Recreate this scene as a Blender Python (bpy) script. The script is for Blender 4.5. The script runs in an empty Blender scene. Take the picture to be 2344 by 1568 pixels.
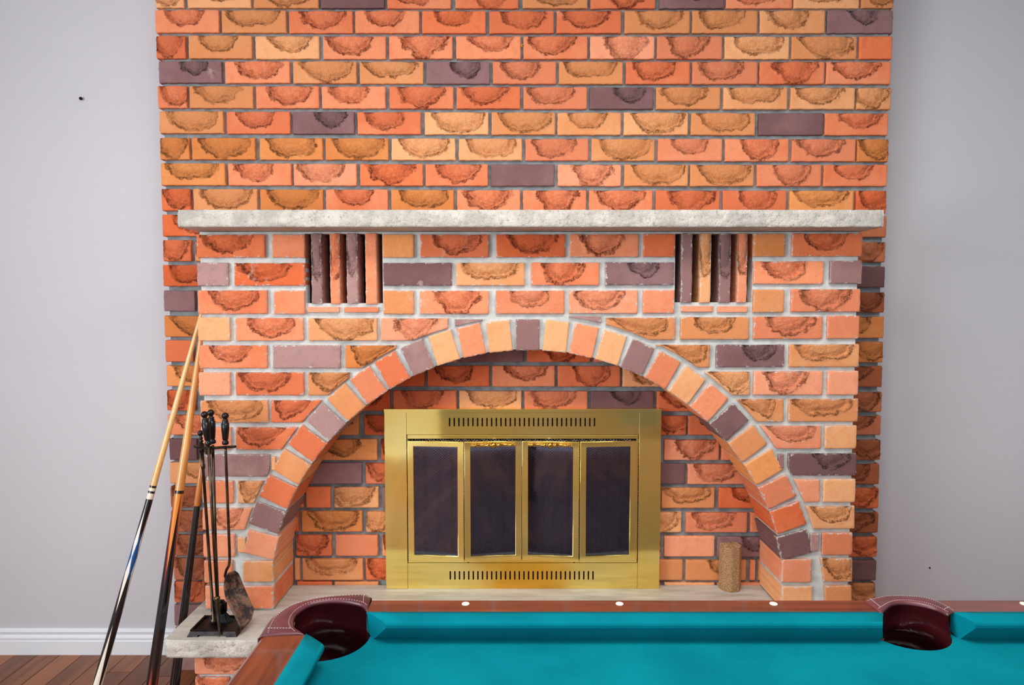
import bpy, bmesh, math, random
from mathutils import Vector, Matrix, noise
S = bpy.context.scene
COL = S.collection
PI = math.pi
# ---------------------------------------------------------------- camera, light, exposure
F_PX = 1520.0; TILT = math.atan(89.5 / F_PX); CAM_H = 1.31
cd = bpy.data.cameras.new('camera'); cam = bpy.data.objects.new('camera', cd); COL.objects.link(cam)
cd.sensor_width = 36.0; cd.lens = F_PX / 2344 * 36.0; cd.clip_start = 0.02
cam.location = (0, 0, CAM_H); cam.rotation_euler = (PI / 2 - TILT, 0, 0)
S.camera = cam
vs = S.view_settings
vs.view_transform = 'Standard'; vs.look = 'None'; vs.gamma = 1; vs.exposure = 0.0
vs.use_curve_mapping = False
W = bpy.data.worlds.new('sky'); S.world = W; W.use_nodes = True
W.node_tree.nodes['Background'].inputs[0].default_value = (0.75, 0.87, 1.0, 1)
W.node_tree.nodes['Background'].inputs[1].default_value = 1.6
def area(name, loc, rot, sx, sy, power, color):
    l = bpy.data.lights.new(name, 'AREA'); l.shape = 'RECTANGLE'; l.size = sx; l.size_y = sy
    l.energy = power; l.color = color
    o = bpy.data.objects.new(name, l); COL.objects.link(o); o.location = loc; o.rotation_euler = rot
    return o
# daylight entering through the left window, an added front window for fill, and the ceiling lamp over the table
area('window_daylight', (-2.57, -0.25, 1.55), (0, -PI / 2, 0), 1.5, 1.6, 88, (0.90, 0.96, 1.0))
area('front_fill_light', (0.5, -1.31, 1.60), (PI / 2, 0, 0), 3.0, 1.5, 5, (0.92, 0.96, 1.0))  # added soft fill, set in an invented window behind the camera
area('ceiling_lamp_light', (0.3, 0.75, 2.55), (0, 0, 0), 1.5, 0.7, 38, (1.0, 0.97, 0.93))

def ray(px, py):
    a = (px - 1172) / F_PX; b = -(py - 784) / F_PX
    return a, math.cos(TILT) + b * math.sin(TILT), b * math.cos(TILT) - math.sin(TILT)
def onY(px, py, Y):
    r = ray(px, py); s = Y / r[1]
    return Vector((r[0] * s, Y, CAM_H + r[2] * s))
def onZ(px, py, z):
    r = ray(px, py); s = (z - CAM_H) / r[2]
    return Vector((r[0] * s, r[1] * s, z))
YW, YB, YF = 2.419, 2.30, 2.10
ZS = 0.3133; ZCEIL = 2.62
# ---------------------------------------------------------------- helpers
def srgb(r, g, b):
    f = lambda c: (c / 255) / 12.92 if c / 255 <= 0.04045 else ((c / 255 + 0.055) / 1.055) ** 2.4
    return (f(r), f(g), f(b), 1)
def tag(o, label=None, cat=None, group=None, kind=None):
    if label: o['label'] = label
    if cat: o['category'] = cat
    if group: o['group'] = group
    if kind: o['kind'] = kind
    return o
def empty(name, loc=(0, 0, 0)):
    o = bpy.data.objects.new(name, None); COL.objects.link(o); o.location = loc; o.empty_display_size = 0.05
    return o
def link(name, me, parent=None, mat=None, smooth=False):
    o = bpy.data.objects.new(name, me); COL.objects.link(o)
    if mat is not None:
        me.materials.clear(); me.materials.append(mat)
    if smooth:
        me.polygons.foreach_set('use_smooth', [True] * len(me.polygons))
    if parent is not None:
        o.parent = parent; o.matrix_parent_inverse = Matrix.Translation(-Vector(parent.location))
    return o
def mesh_from(verts, faces, name='m'):
    me = bpy.data.meshes.new(name); me.from_pydata([tuple(v) for v in verts], [], faces); me.update()
    return me
def bm_obj(name, bm, parent=None, mat=None, smooth=False, recalc=True):
    if recalc: bmesh.ops.recalc_face_normals(bm, faces=bm.faces)
    me = bpy.data.meshes.new(name); bm.to_mesh(me); bm.free()
    return link(name, me, parent, mat, smooth)
def add_box(bm, lo, hi, bev=0.0, seg=2):
    vs_ = [bm.verts.new((x, y, z)) for x in (lo[0], hi[0]) for y in (lo[1], hi[1]) for z in (lo[2], hi[2])]
    fs = [(0, 1, 3, 2), (4, 6, 7, 5), (0, 4, 5, 1), (2, 3, 7, 6), (0, 2, 6, 4), (1, 5, 7, 3)]
    ff = [bm.faces.new([vs_[i] for i in f]) for f in fs]
    if bev:
        ed = list({e for f in ff for e in f.edges})
        bmesh.ops.bevel(bm, geom=ed, offset=bev, segments=seg, affect='EDGES')
def box(name, lo, hi, parent=None, mat=None, bev=0.0, smooth=False):
    bm = bmesh.new(); add_box(bm, lo, hi, bev)
    return bm_obj(name, bm, parent, mat, smooth)
def lathe(bm, p0, p1, prof, n=16, cap=True):
    """prof: list of (t 0..1 or beyond, radius) along p0->p1"""
    p0 = Vector(p0); p1 = Vector(p1); ax = (p1 - p0); u = ax.normalized()
    a = u.orthogonal().normalized(); b = u.cross(a)
    uvl = bm.loops.layers.uv.get('UVMap') or bm.loops.layers.uv.new('UVMap'); rings = []
    for t, r in prof:
        c = p0 + ax * t
        rings.append([bm.verts.new(c + (a * math.cos(2 * PI * k / n) + b * math.sin(2 * PI * k / n)) * max(r, 1e-5)) for k in range(n)])
    for i in range(len(rings) - 1):
        for k in range(n):
            k2 = (k + 1) % n
            f = bm.faces.new((rings[i][k], rings[i][k2], rings[i + 1][k2], rings[i + 1][k])); f.smooth = True
            for l, (uu, vv) in zip(f.loops, ((k, prof[i][0]), (k + 1, prof[i][0]), (k + 1, prof[i + 1][0]), (k, prof[i + 1][0]))):
                l[uvl].uv = (uu / n, vv)
    if cap:
        bm.faces.new(rings[0][::-1]); bm.faces.new(rings[-1])
def tube(bm, pts, r, n=8, cap=True):
    pts = [Vector(p) for p in pts]; rings = []
    rr = r if isinstance(r, (list, tuple)) else [r] * len(pts)
    prev = None
    for i, p in enumerate(pts):
        d = (pts[min(i + 1, len(pts) - 1)] - pts[max(i - 1, 0)]).normalized()
        a = d.orthogonal().normalized() if prev is None else (prev - d * prev.dot(d)).normalized()
        prev = a; b = d.cross(a)
        rings.append([bm.verts.new(p + (a * math.cos(2 * PI * k / n) + b * math.sin(2 * PI * k / n)) * rr[i]) for k in range(n)])
    for i in range(len(rings) - 1):
        for k in range(n):
            f = bm.faces.new((rings[i][k], rings[i][(k + 1) % n], rings[i + 1][(k + 1) % n], rings[i + 1][k])); f.smooth = True
    if cap:
        bm.faces.new(rings[0][::-1]); bm.faces.new(rings[-1])
def catmull(pts, n):
    pts = [Vector(p) for p in pts]; P = [pts[0] * 2 - pts[1]] + pts + [pts[-1] * 2 - pts[-2]]
    dense = []
    for i in range(1, len(P) - 2):
        for k in range(12):
            t = k / 12; a, b, c, d = P[i - 1:i + 3]
            dense.append(0.5 * ((2 * b) + (c - a) * t + (2 * a - 5 * b + 4 * c - d) * t * t + (3 * b - a - 3 * c + d) * t ** 3))
    dense.append(P[-2])
    L = [0]
    for i in range(1, len(dense)): L.append(L[-1] + (dense[i] - dense[i - 1]).length)
    out = []; j = 0
    for k in range(n):
        s = L[-1] * k / (n - 1)
        while j < len(L) - 2 and L[j + 1] < s: j += 1
        t = (s - L[j]) / max(L[j + 1] - L[j], 1e-9)
        out.append(dense[j].lerp(dense[j + 1], min(max(t, 0), 1)))
    return out
def plate(name, loops, thick, to_world, parent=None, mat=None, bev=0.0):
    """polygon with holes (2D loops) extruded; to_world: Matrix"""
    cu = bpy.data.curves.new(name, 'CURVE'); cu.dimensions = '2D'; cu.fill_mode = 'BOTH'; cu.extrude = thick / 2
    if bev: cu.bevel_depth = bev; cu.bevel_resolution = 1; cu.extrude = thick / 2 - bev; cu.offset = -bev
    for lp in loops:
        sp = cu.splines.new('POLY'); sp.points.add(len(lp) - 1); sp.use_cyclic_u = True
        for p, q in zip(sp.points, lp): p.co = (q[0], q[1], 0, 1)
    tmp = bpy.data.objects.new('tmp', cu); COL.objects.link(tmp)
    dg = bpy.context.evaluated_depsgraph_get(); me = bpy.data.meshes.new_from_object(tmp.evaluated_get(dg))
    bpy.data.objects.remove(tmp); bpy.data.curves.remove(cu)
    me.transform(to_world)
    return link(name, me, parent, mat)
def XZ(y):      # 2D (x, z) loops standing in the plane y
    return Matrix(((1, 0, 0, 0), (0, 0, 1, y), (0, 1, 0, 0), (0, 0, 0, 1)))
def YZ(x):
    return Matrix(((0, 0, 1, x), (1, 0, 0, 0), (0, 1, 0, 0), (0, 0, 0, 1)))
def XY(z):
    return Matrix.Translation((0, 0, z))
def rectloop(x0, x1, z0, z1): return [(x0, z0), (x1, z0), (x1, z1), (x0, z1)]
# ---------------------------------------------------------------- materials
class N:
    def __init__(s, name):
        s.m = bpy.data.materials.new(name); s.m.use_nodes = True; s.t = s.m.node_tree; s.t.nodes.clear()
        s.out = s.t.nodes.new('ShaderNodeOutputMaterial')
    def n(s, typ, **kw):
        nd = s.t.nodes.new('ShaderNode' + typ)
        for k, v in kw.items(): setattr(nd, k, v)
        return nd
    def l(s, a, b): s.t.links.new(a, b)
    def set(s, sock, v):
        if isinstance(v, bpy.types.NodeSocket): s.l(v, sock)
        else: sock.default_value = v
    def math(s, op, a, b=0.0, c=0.0, clamp=False):
        nd = s.n('Math', operation=op, use_clamp=clamp)
        for i, v in enumerate((a, b, c)): s.set(nd.inputs[i], v)
        return nd.outputs[0]
    def mix(s, fac, a, b, typ='MIX'):
        nd = s.n('Mix', data_type='RGBA', blend_type=typ); s.set(nd.inputs[0], fac); s.set(nd.inputs[6], a); s.set(nd.inputs[7], b)
        return nd.outputs[2]
    def noise(s, scale, detail=3, rough=0.55, vec=None, dist=0.0):
        nd = s.n('TexNoise'); nd.inputs['Scale'].default_value = scale; nd.inputs['Detail'].default_value = detail
        nd.inputs['Roughness'].default_value = rough; nd.inputs['Distortion'].default_value = dist
        s.l(vec if vec is not None else s.pos(), nd.inputs['Vector']); return nd.outputs[0]
    def pos(s):
        if not hasattr(s, '_p'): s._p = s.n('NewGeometry').outputs['Position']
        return s._p
    def map(s, scale, vec=None):
        nd = s.n('Mapping'); nd.inputs['Scale'].default_value = scale; s.l(vec if vec is not None else s.pos(), nd.inputs[0]); return nd.outputs[0]
    def step(s, v, lo, hi, a=0.0, b=1.0):
        nd = s.n('MapRange'); nd.interpolation_type = 'SMOOTHSTEP'
        for i, x in enumerate((v, lo, hi, a, b)): s.set(nd.inputs[i], x)
        return nd.outputs[0]
    def bump(s, h, strength=1.0, dist=0.001, prev=None):
        nd = s.n('Bump'); nd.inputs['Strength'].default_value = strength; nd.inputs['Distance'].default_value = dist
        s.l(h, nd.inputs['Height'])
        if prev is not None: s.l(prev, nd.inputs['Normal'])
        return nd.outputs[0]
    def pbr(s, color, rough=0.6, metal=0.0, normal=None, coat=0.0, spec=None, sheen=0.0, coat_rough=0.05):
        b = s.n('BsdfPrincipled'); s.set(b.inputs['Base Color'], color); s.set(b.inputs['Roughness'], rough)
        b.inputs['Metallic'].default_value = metal; b.inputs['Coat Weight'].default_value = coat
        b.inputs['Coat Roughness'].default_value = coat_rough
        if spec is not None: b.inputs['Specular IOR Level'].default_value = spec
        if sheen: b.inputs['Sheen Weight'].default_value = sheen
        if normal is not None: s.l(normal, b.inputs['Normal'])
        s.l(b.outputs[0], s.out.inputs[0]); s.b = b
        return s.m
def plain(name, c, rough=0.6, metal=0.0, ns=60, var=0.12, bump=0.3, bd=0.0006, **kw):
    m = N(name); nz = m.noise(ns, 4)
    dark = tuple(x * (1 - var) for x in c[:3]) + (1,); lite = tuple(min(1, x * (1 + var)) for x in c[:3]) + (1,)
    return m.pbr(m.mix(nz, dark, lite), rough, metal, m.bump(m.noise(ns * 5, 3), bump, bd), **kw)

def brick_mat(name, ca, cb, ck, cr):
    """ca/cb: face tones, ck: sandy tone inside the folded lip, cr: dark speckle tone, also the shade painted along rim, folds and creases"""
    m = N(name)
    uv = m.n('UVMap'); uv.uv_map = 'kiss'; sep = m.n('SeparateXYZ'); m.l(uv.outputs[0], sep.inputs[0]); r = sep.outputs[0]
    rnd = m.n('ObjectInfo').outputs['Random']
    base = m.mix(m.step(m.math('ADD', m.noise(9, 3), m.math('MULTIPLY', m.math('SUBTRACT', rnd, 0.5), 0.9)), 0.25, 0.75), ca, cb)
    fine = m.noise(480, 3, 0.7)
    base = m.mix(m.step(m.noise(38, 3), 0.5, 0.75, 0, 0.4), base, ck)
    base = m.mix(m.step(fine, 0.56, 0.68, 0, 0.42), base, cr)
    base = m.mix(m.step(m.noise(350, 2, 0.6), 0.60, 0.70, 0, 0.30), base, cb)
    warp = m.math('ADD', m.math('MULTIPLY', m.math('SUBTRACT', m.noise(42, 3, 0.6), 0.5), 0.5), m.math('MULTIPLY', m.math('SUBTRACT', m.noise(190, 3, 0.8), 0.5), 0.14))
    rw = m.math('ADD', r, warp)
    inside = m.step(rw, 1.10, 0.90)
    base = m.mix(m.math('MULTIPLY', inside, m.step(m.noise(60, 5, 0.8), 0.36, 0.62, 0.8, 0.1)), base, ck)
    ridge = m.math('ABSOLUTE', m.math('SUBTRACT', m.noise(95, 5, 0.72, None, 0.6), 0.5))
    crease = m.math('MULTIPLY', m.step(ridge, 0.030, 0.0), m.step(rw, 0.15, 0.85, 0.08, 0.6))  # creases darkened in the colour, as shade in the relief
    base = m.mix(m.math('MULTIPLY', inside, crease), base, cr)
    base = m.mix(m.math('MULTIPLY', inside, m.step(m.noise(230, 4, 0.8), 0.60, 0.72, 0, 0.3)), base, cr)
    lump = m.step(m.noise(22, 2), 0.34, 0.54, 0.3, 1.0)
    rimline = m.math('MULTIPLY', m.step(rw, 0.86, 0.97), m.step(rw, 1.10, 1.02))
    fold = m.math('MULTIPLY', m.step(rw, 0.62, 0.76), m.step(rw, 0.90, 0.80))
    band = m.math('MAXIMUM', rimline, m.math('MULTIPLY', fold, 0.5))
    base = m.mix(m.math('MULTIPLY', m.math('MULTIPLY', band, lump), m.step(m.noise(130, 4, 0.8), 0.44, 0.62, 1.0, 0.3)), base, cr)  # relief shade of the lip's rim and fold painted as dark lines
    # pale lime bloom on a few faces
    lime = m.math('MULTIPLY', m.step(m.noise(3.1, 2), 0.68, 0.76), m.step(m.noise(30, 3), 0.5, 0.65, 0, 0.4))
    base = m.mix(lime, base, srgb(232, 214, 200))
    # mortar left on the arrises of the projecting brickwork
    front = m.n('SeparateXYZ'); m.l(m.pos(), front.inputs[0])
    edge = m.math('LESS_THAN', sep.outputs[1], m.step(m.noise(75, 4, 0.7), 0.50, 0.72, 0.0004, 0.0075))
    edge = m.math('MULTIPLY', edge, m.math('LESS_THAN', front.outputs[1], 2.13))
    base = m.mix(m.math('MULTIPLY', edge, 0.75), base, srgb(206, 204, 198))
    hsv = m.n('HueSaturation'); hsv.inputs['Saturation'].default_value = 1.0
    m.l(m.math('ADD', m.math('MULTIPLY', rnd, 0.16), 0.92), hsv.inputs['Value']); m.l(base, hsv.inputs['Color'])
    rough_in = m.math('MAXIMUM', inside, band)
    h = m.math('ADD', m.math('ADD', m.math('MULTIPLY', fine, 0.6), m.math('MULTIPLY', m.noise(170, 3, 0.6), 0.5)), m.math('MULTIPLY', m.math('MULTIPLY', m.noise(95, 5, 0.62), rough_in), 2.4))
    nb = m.bump(h, 1.0, 0.0018)
    return m.pbr(hsv.outputs[0], 0.9, 0, nb, spec=0.2)
MB = {
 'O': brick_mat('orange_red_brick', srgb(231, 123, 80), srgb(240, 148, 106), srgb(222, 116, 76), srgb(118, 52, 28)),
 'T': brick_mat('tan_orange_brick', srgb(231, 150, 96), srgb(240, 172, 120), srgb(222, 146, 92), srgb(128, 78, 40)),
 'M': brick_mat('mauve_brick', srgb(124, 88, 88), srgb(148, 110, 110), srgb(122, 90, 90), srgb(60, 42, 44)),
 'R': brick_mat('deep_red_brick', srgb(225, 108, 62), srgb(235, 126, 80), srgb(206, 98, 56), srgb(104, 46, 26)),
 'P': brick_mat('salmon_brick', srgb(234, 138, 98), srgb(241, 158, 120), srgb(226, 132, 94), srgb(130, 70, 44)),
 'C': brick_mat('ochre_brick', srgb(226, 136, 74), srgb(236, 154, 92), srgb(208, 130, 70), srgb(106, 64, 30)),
 'B': brick_mat('shaded_brown_brick', srgb(174, 96, 62), srgb(194, 114, 78), srgb(160, 92, 60), srgb(84, 44, 28)),  # brown bricks, with the shade on the breast's right edge put into the colour
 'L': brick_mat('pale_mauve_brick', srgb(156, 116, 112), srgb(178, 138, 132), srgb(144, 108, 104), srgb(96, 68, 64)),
}
def mortar_mat(name, c1, c2):
    m = N(name)
    col = m.mix(m.step(m.noise(26, 4), 0.3, 0.7), c1, c2)
    col = m.mix(m.step(m.noise(300, 2), 0.62, 0.75, 0, 0.4), col, tuple(x * 0.5 for x in c1[:3]) + (1,))
    return m.pbr(col, 0.92, 0, m.bump(m.noise(220, 4, 0.7), 0.7, 0.0012), spec=0.2)
M_MORT_D = mortar_mat('grey_mortar', srgb(112, 119, 122), srgb(146, 151, 151))
M_MORT_L = mortar_mat('pale_mortar', srgb(186, 189, 186), srgb(214, 214, 208))

def wall_mat(name, c):
    m = N(name)
    weave = m.math('ADD', m.math('MULTIPLY', m.noise(1.0, 2, 0.5, m.map((180, 180, 1200))), 0.5), m.noise(120, 3))
    col = m.mix(m.step(m.noise(1.3, 2), 0.3, 0.7), tuple(x * 0.97 for x in c[:3]) + (1,), c)
    return m.pbr(col, 0.75, 0, m.bump(weave, 0.25, 0.0004), spec=0.3)
M_WALL = wall_mat('pale_lilac_wall_paint', srgb(208, 206, 210))
M_CEIL = plain('white_ceiling_paint', srgb(206, 204, 200), 0.9)
M_TRIM = plain('white_trim_paint', srgb(236, 240, 244), 0.35, ns=20, var=0.02, bump=0.05)

m = N('rough_limestone')          # split-faced stone edges
nz = m.noise(16, 6, 0.65); nz2 = m.noise(75, 5, 0.75)
c = m.mix(m.step(nz, 0.35, 0.65), srgb(214, 207, 196), srgb(250, 242, 230))
c = m.mix(m.step(nz2, 0.34, 0.46, 0.55, 0), c, srgb(140, 134, 126))
c = m.mix(m.step(m.noise(48, 4), 0.6, 0.72, 0, 0.4), c, srgb(214, 176, 144))
M_STONE = m.pbr(c, 0.85, 0, m.bump(m.math('ADD', nz2, m.math('MULTIPLY', m.noise(260, 4, 0.8), 0.4)), 1.0, 0.010), spec=0.3)
m = N('sawn_limestone_top')
st = m.noise(1.0, 5, 0.65, m.map((5, 26, 26)))
c = m.mix(m.step(st, 0.3, 0.7), srgb(176, 170, 158), srgb(206, 202, 192))
c = m.mix(m.step(m.noise(1.0, 5, 0.7, m.map((3, 40, 10))), 0.56, 0.74, 0, 0.5), c, srgb(150, 122, 92))
M_STONE_TOP = m.pbr(c, 0.6, 0, m.bump(m.noise(90, 4), 0.25, 0.001), spec=0.35)

def brass_mat(name, warp, rough):
    m = N(name)
    brushed = m.noise(1.0, 3, 0.6, m.map((8, 8, 900)))
    c = m.mix(m.step(m.noise(5, 3), 0.3, 0.75), srgb(254, 226, 126), srgb(255, 238, 156))
    c = m.mix(m.step(m.noise(60, 4, 0.8), 0.66, 0.78, 0, 0.35), c, srgb(140, 104, 40))
    pos = m.n('SeparateXYZ'); m.l(m.pos(), pos.inputs[0])
    heat = m.math('MULTIPLY', m.step(m.math('ABSOLUTE', m.math('ADD', m.math('SUBTRACT', pos.outputs[0], 0.03), m.math('MULTIPLY', m.math('SUBTRACT', m.noise(7, 3), .5), .25))), 0.26, 0.06), m.step(pos.outputs[2], 0.455, 0.40))
    c = m.mix(m.math('MULTIPLY', heat, 0.85), c, srgb(240, 176, 44))
    b1 = m.bump(m.noise(2.2, 1), 0.6, warp)
    nb = m.bump(brushed, 0.05, 0.0003, b1)
    m.pbr(c, m.math('ADD', m.math('MULTIPLY', brushed, 0.07), rough), 1.0, nb)
    g2 = m.n('BsdfPrincipled'); m.l(c, g2.inputs['Base Color']); g2.inputs['Metallic'].default_value = 1.0; g2.inputs['Roughness'].default_value = 0.5; m.l(nb, g2.inputs['Normal'])
    mx = m.n('MixShader'); mx.inputs[0].default_value = 0.30; m.l(m.b.outputs[0], mx.inputs[1]); m.l(g2.outputs[0], mx.inputs[2]); m.l(mx.outputs[0], m.out.inputs[0])
    return m.m
M_BRASS = brass_mat('polished_brass', 0.02, 0.045)
M_BRASS2 = plain('turned_brass', srgb(206, 160, 74), 0.22, 1.0, bump=0.02)
M_BLACK_IN = plain('sooty_steel', srgb(14, 12, 13), 0.8)
M_VENT_SHADE = plain('vent_shade_black', srgb(14, 11, 10), 0.95)  # near-black colour in place of the shade deep inside the vents
m = N('tinted_glass')
g = m.n('BsdfGlossy'); g.inputs['Roughness'].default_value = 0.03; g.inputs['Color'].default_value = (0.60, 0.72, 1.0, 1)
tr = m.n('BsdfTransparent'); tr.inputs[0].default_value = (0.66, 0.63, 0.72, 1)
fr = m.n('Fresnel'); fr.inputs[0].default_value = 1.6
mx = m.n('MixShader'); m.l(m.math('ADD', m.math('MULTIPLY', fr.outputs[0], 1.2), 0.06, clamp=True), mx.inputs[0])
m.l(tr.outputs[0], mx.inputs[1]); m.l(g.outputs[0], mx.inputs[2]); m.l(mx.outputs[0], m.out.inputs[0]); M_GLASS = m.m
m = N('wire_mesh_curtain')        # woven wire: open diamonds between thin wires
uvn = m.n('UVMap'); uvn.uv_map = 'UVMap'; sp = m.n('SeparateXYZ'); m.l(uvn.outputs[0], sp.inputs[0])
u, v = sp.outputs[0], sp.outputs[1]
uw = m.math('ADD', u, m.math('MULTIPLY', m.noise(60, 2), 0.006)); vw = m.math('ADD', v, m.math('MULTIPLY', m.noise(45, 2), 0.005))
def wires(expr): return m.math('LESS_THAN', m.math('ABSOLUTE', m.math('SUBTRACT', m.math('FRACT', expr), 0.5)), 0.12)
w1 = wires(m.math('ADD', m.math('MULTIPLY', uw, 87), m.math('MULTIPLY', vw, 118)))
w2 = wires(m.math('SUBTRACT', m.math('MULTIPLY', uw, 87), m.math('MULTIPLY', vw, 118)))
ww = m.math('MAXIMUM', w1, w2)
bs = m.n('BsdfPrincipled'); bs.inputs['Base Color'].default_value = srgb(250, 236, 226); bs.inputs['Roughness'].default_value = 0.5; bs.inputs['Metallic'].default_value = 0.4
tr = m.n('BsdfTransparent'); mx = m.n('MixShader'); m.l(ww, mx.inputs[0]); m.l(tr.outputs[0], mx.inputs[1]); m.l(bs.outputs[0], mx.inputs[2])
m.l(mx.outputs[0], m.out.inputs[0]); M_MESH = m.m

m = N('teal_felt')
fz = m.noise(1500, 2, 0.7); c = m.mix(m.step(m.noise(7, 4), 0.3, 0.7), srgb(0, 106, 120), srgb(2, 119, 131))
c = m.mix(m.step(fz, 0.62, 0.8, 0, 0.35), c, srgb(60, 185, 195))
c = m.mix(m.step(m.noise(420, 1, 0.5), 0.80, 0.84, 0, 0.4), c, srgb(120, 200, 205))
M_FELT = m.pbr(c, 0.95, 0, m.bump(fz, 0.35, 0.0006), spec=0.05)
m = N('glossy_rail_wood')
gr = m.noise(1.0, 5, 0.6, m.map((4, 46, 30)), 0.8)
c = m.mix(m.step(gr, 0.3, 0.7), srgb(84, 30, 12), srgb(118, 50, 22))
M_RAIL = m.pbr(c, 0.32, 0, m.bump(gr, 0.05, 0.0005), coat=0.6, coat_rough=0.08)
m = N('glossy_side_rail_wood')
gr = m.noise(1.0, 5, 0.6, m.map((46, 4, 30)), 0.8)
c = m.mix(m.step(gr, 0.3, 0.7), srgb(78, 32, 16), srgb(118, 56, 28))
M_RAIL2 = m.pbr(c, 0.28, 0, m.bump(gr, 0.05, 0.0005), coat=0.8, coat_rough=0.05)
m = N('burgundy_leather')
c = m.mix(m.step(m.noise(14, 3), 0.3, 0.7), srgb(74, 32, 38), srgb(100, 48, 54))
M_LEATHER = m.pbr(c, 0.42, 0, m.bump(m.noise(500, 3), 0.3, 0.0004), coat=0.25, coat_rough=0.25)
m = N('shiny_pocket_leather')
c = m.mix(m.step(m.noise(10, 3), 0.3, 0.7), srgb(40, 9, 14), srgb(62, 15, 20))
M_LEATHER2 = m.pbr(c, 0.18, 0, m.bump(m.noise(26, 3), 0.5, 0.004), coat=0.5, coat_rough=0.1)
M_STITCH = plain('pale_thread', srgb(200, 176, 172), 0.7)
M_PEARL = plain('white_rail_sight', srgb(238, 232, 214), 0.25, ns=30, var=0.03, bump=0.02)
m = N('blackened_iron')
c = m.mix(m.step(m.noise(40, 4), 0.35, 0.7), srgb(22, 20, 22), srgb(44, 38, 36))
M_IRON = m.pbr(c, 0.38, 0.7, m.bump(m.noise(200, 3), 0.3, 0.0008))
m = N('antiqued_steel_rod')
c = m.mix(m.step(m.noise(18, 3), 0.4, 0.65), srgb(62, 54, 48), srgb(96, 80, 60))
M_ROD = m.pbr(c, 0.3, 0.9, m.bump(m.noise(150, 2), 0.1, 0.0004))
M_HANDLE = plain('black_turned_handle', srgb(20, 17, 18), 0.28, 0.2, bump=0.1)
m = N('rusty_shovel_iron')
c = m.mix(m.step(m.noise(34, 5, 0.7), 0.42, 0.60), srgb(40, 30, 28), srgb(112, 84, 68))
c = m.mix(m.step(m.noise(70, 4, 0.7), 0.55, 0.68, 0, 0.8), c, srgb(140, 74, 40))
M_SHOVEL = m.pbr(c, 0.55, 0.5, m.bump(m.noise(90, 4), 0.5, 0.0015))
M_BRISTLE = plain('dark_bristles', srgb(26, 34, 42), 0.6)
m = N('pressed_fibre')
fb = m.noise(1.0, 4, 0.7, m.map((160, 160, 420))); c = m.mix(m.step(fb, 0.3, 0.7), srgb(136, 98, 66), srgb(206, 166, 122))
M_FIBRE = m.pbr(c, 0.9, 0, m.bump(fb, 1.0, 0.003), spec=0.2)
def plank_mat(name, a, b):
    m = N(name); gr = m.noise(1.0, 5, 0.6, m.map((34, 2.5, 1)), 0.5)
    rnd = m.n('ObjectInfo').outputs['Random']
    c = m.mix(m.step(m.math('ADD', gr, m.math('MULTIPLY', m.math('SUBTRACT', rnd, 0.5), 0.5)), 0.2, 0.8), a, b)
    return m.pbr(c, 0.38, 0, m.bump(gr, 0.1, 0.0008), spec=0.45)
M_PLANK = plank_mat('brown_floor_wood', srgb(104, 58, 30), srgb(152, 92, 54))
M_SUBFLOOR = plain('floor_gap', srgb(40, 24, 16), 0.9)
M_NAIL = plain('dark_nail', srgb(24, 22, 24), 0.4, 0.8)
# ---------------------------------------------------------------- setting
fl = box('floor', (-2.6, -1.35, -0.06), (3.4, YW, -0.012), None, M_SUBFLOOR); tag(fl, kind='structure')
rng = random.Random(5)
pw = 0.083; x = -2.6; pk = 0
while x < 3.4:
    y = -1.35 - rng.random() * 0.6
    while y < YW:
        ln = 0.9 + rng.random() * 0.8; y2 = min(y + ln, YW - 0.006)
        if y2 - max(y, -1.35) > 0.05:
            box('floor_plank', (x + 0.0007, max(y, -1.344) + 0.0007, -0.012), (min(x + pw, 3.395) - 0.0007, y2 - 0.0007, 0.0), fl, M_PLANK, 0.0008)
        y += ln
    x += pw
wb = box('wall_back', (-2.6, YW, 0), (3.4, YW + 0.1, ZCEIL), None, M_WALL); tag(wb, kind='structure')
wl = plate('wall_left', [rectloop(-1.35, YW, 0, ZCEIL), rectloop(-1.10, 0.60, 0.80, 2.30)], 0.1, YZ(-2.65), None, M_WALL); tag(wl, kind='structure')
wr = box('wall_right', (3.4, -1.35, 0), (3.5, YW, ZCEIL), None, M_WALL); tag(wr, kind='structure')
wf = plate('wall_front', [rectloop(-2.6, 3.4, 0, ZCEIL), rectloop(-1.0, 2.0, 0.85, 2.35)], 0.1, XZ(-1.40), None, M_WALL); tag(wf, kind='structure')
ce = box('ceiling', (-2.6, -1.35, ZCEIL), (3.4, YW, ZCEIL + 0.1), None, M_CEIL); tag(ce, kind='structure')
def window(name, a0, a1, z0, z1, plane, at):
    bm = bmesh.new(); t = 0.05
    bars = [(a0, a1, z0, z0 + t), (a0, a1, z1 - t, z1), (a0, a0 + t, z0 + t, z1 - t), (a1 - t, a1, z0 + t, z1 - t), ((a0 + a1) / 2 - .02, (a0 + a1) / 2 + .02, z0 + t, z1 - t)]
    for b in bars:
        if plane == 'x': add_box(bm, (at - 0.02, b[0], b[2]), (at + 0.02, b[1], b[3]), 0.003)
        else: add_box(bm, (b[0], at - 0.02, b[2]), (b[1], at + 0.02, b[3]), 0.003)
    return tag(bm_obj(name, bm, None, M_TRIM), kind='structure')
window('window_1', -1.10, 0.60, 0.80, 2.30, 'x', -2.66)
window('added_front_window', -1.0, 2.0, 0.85, 2.35, 'y', -1.41)  # invented window in the unseen front wall, frames the fill light
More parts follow.
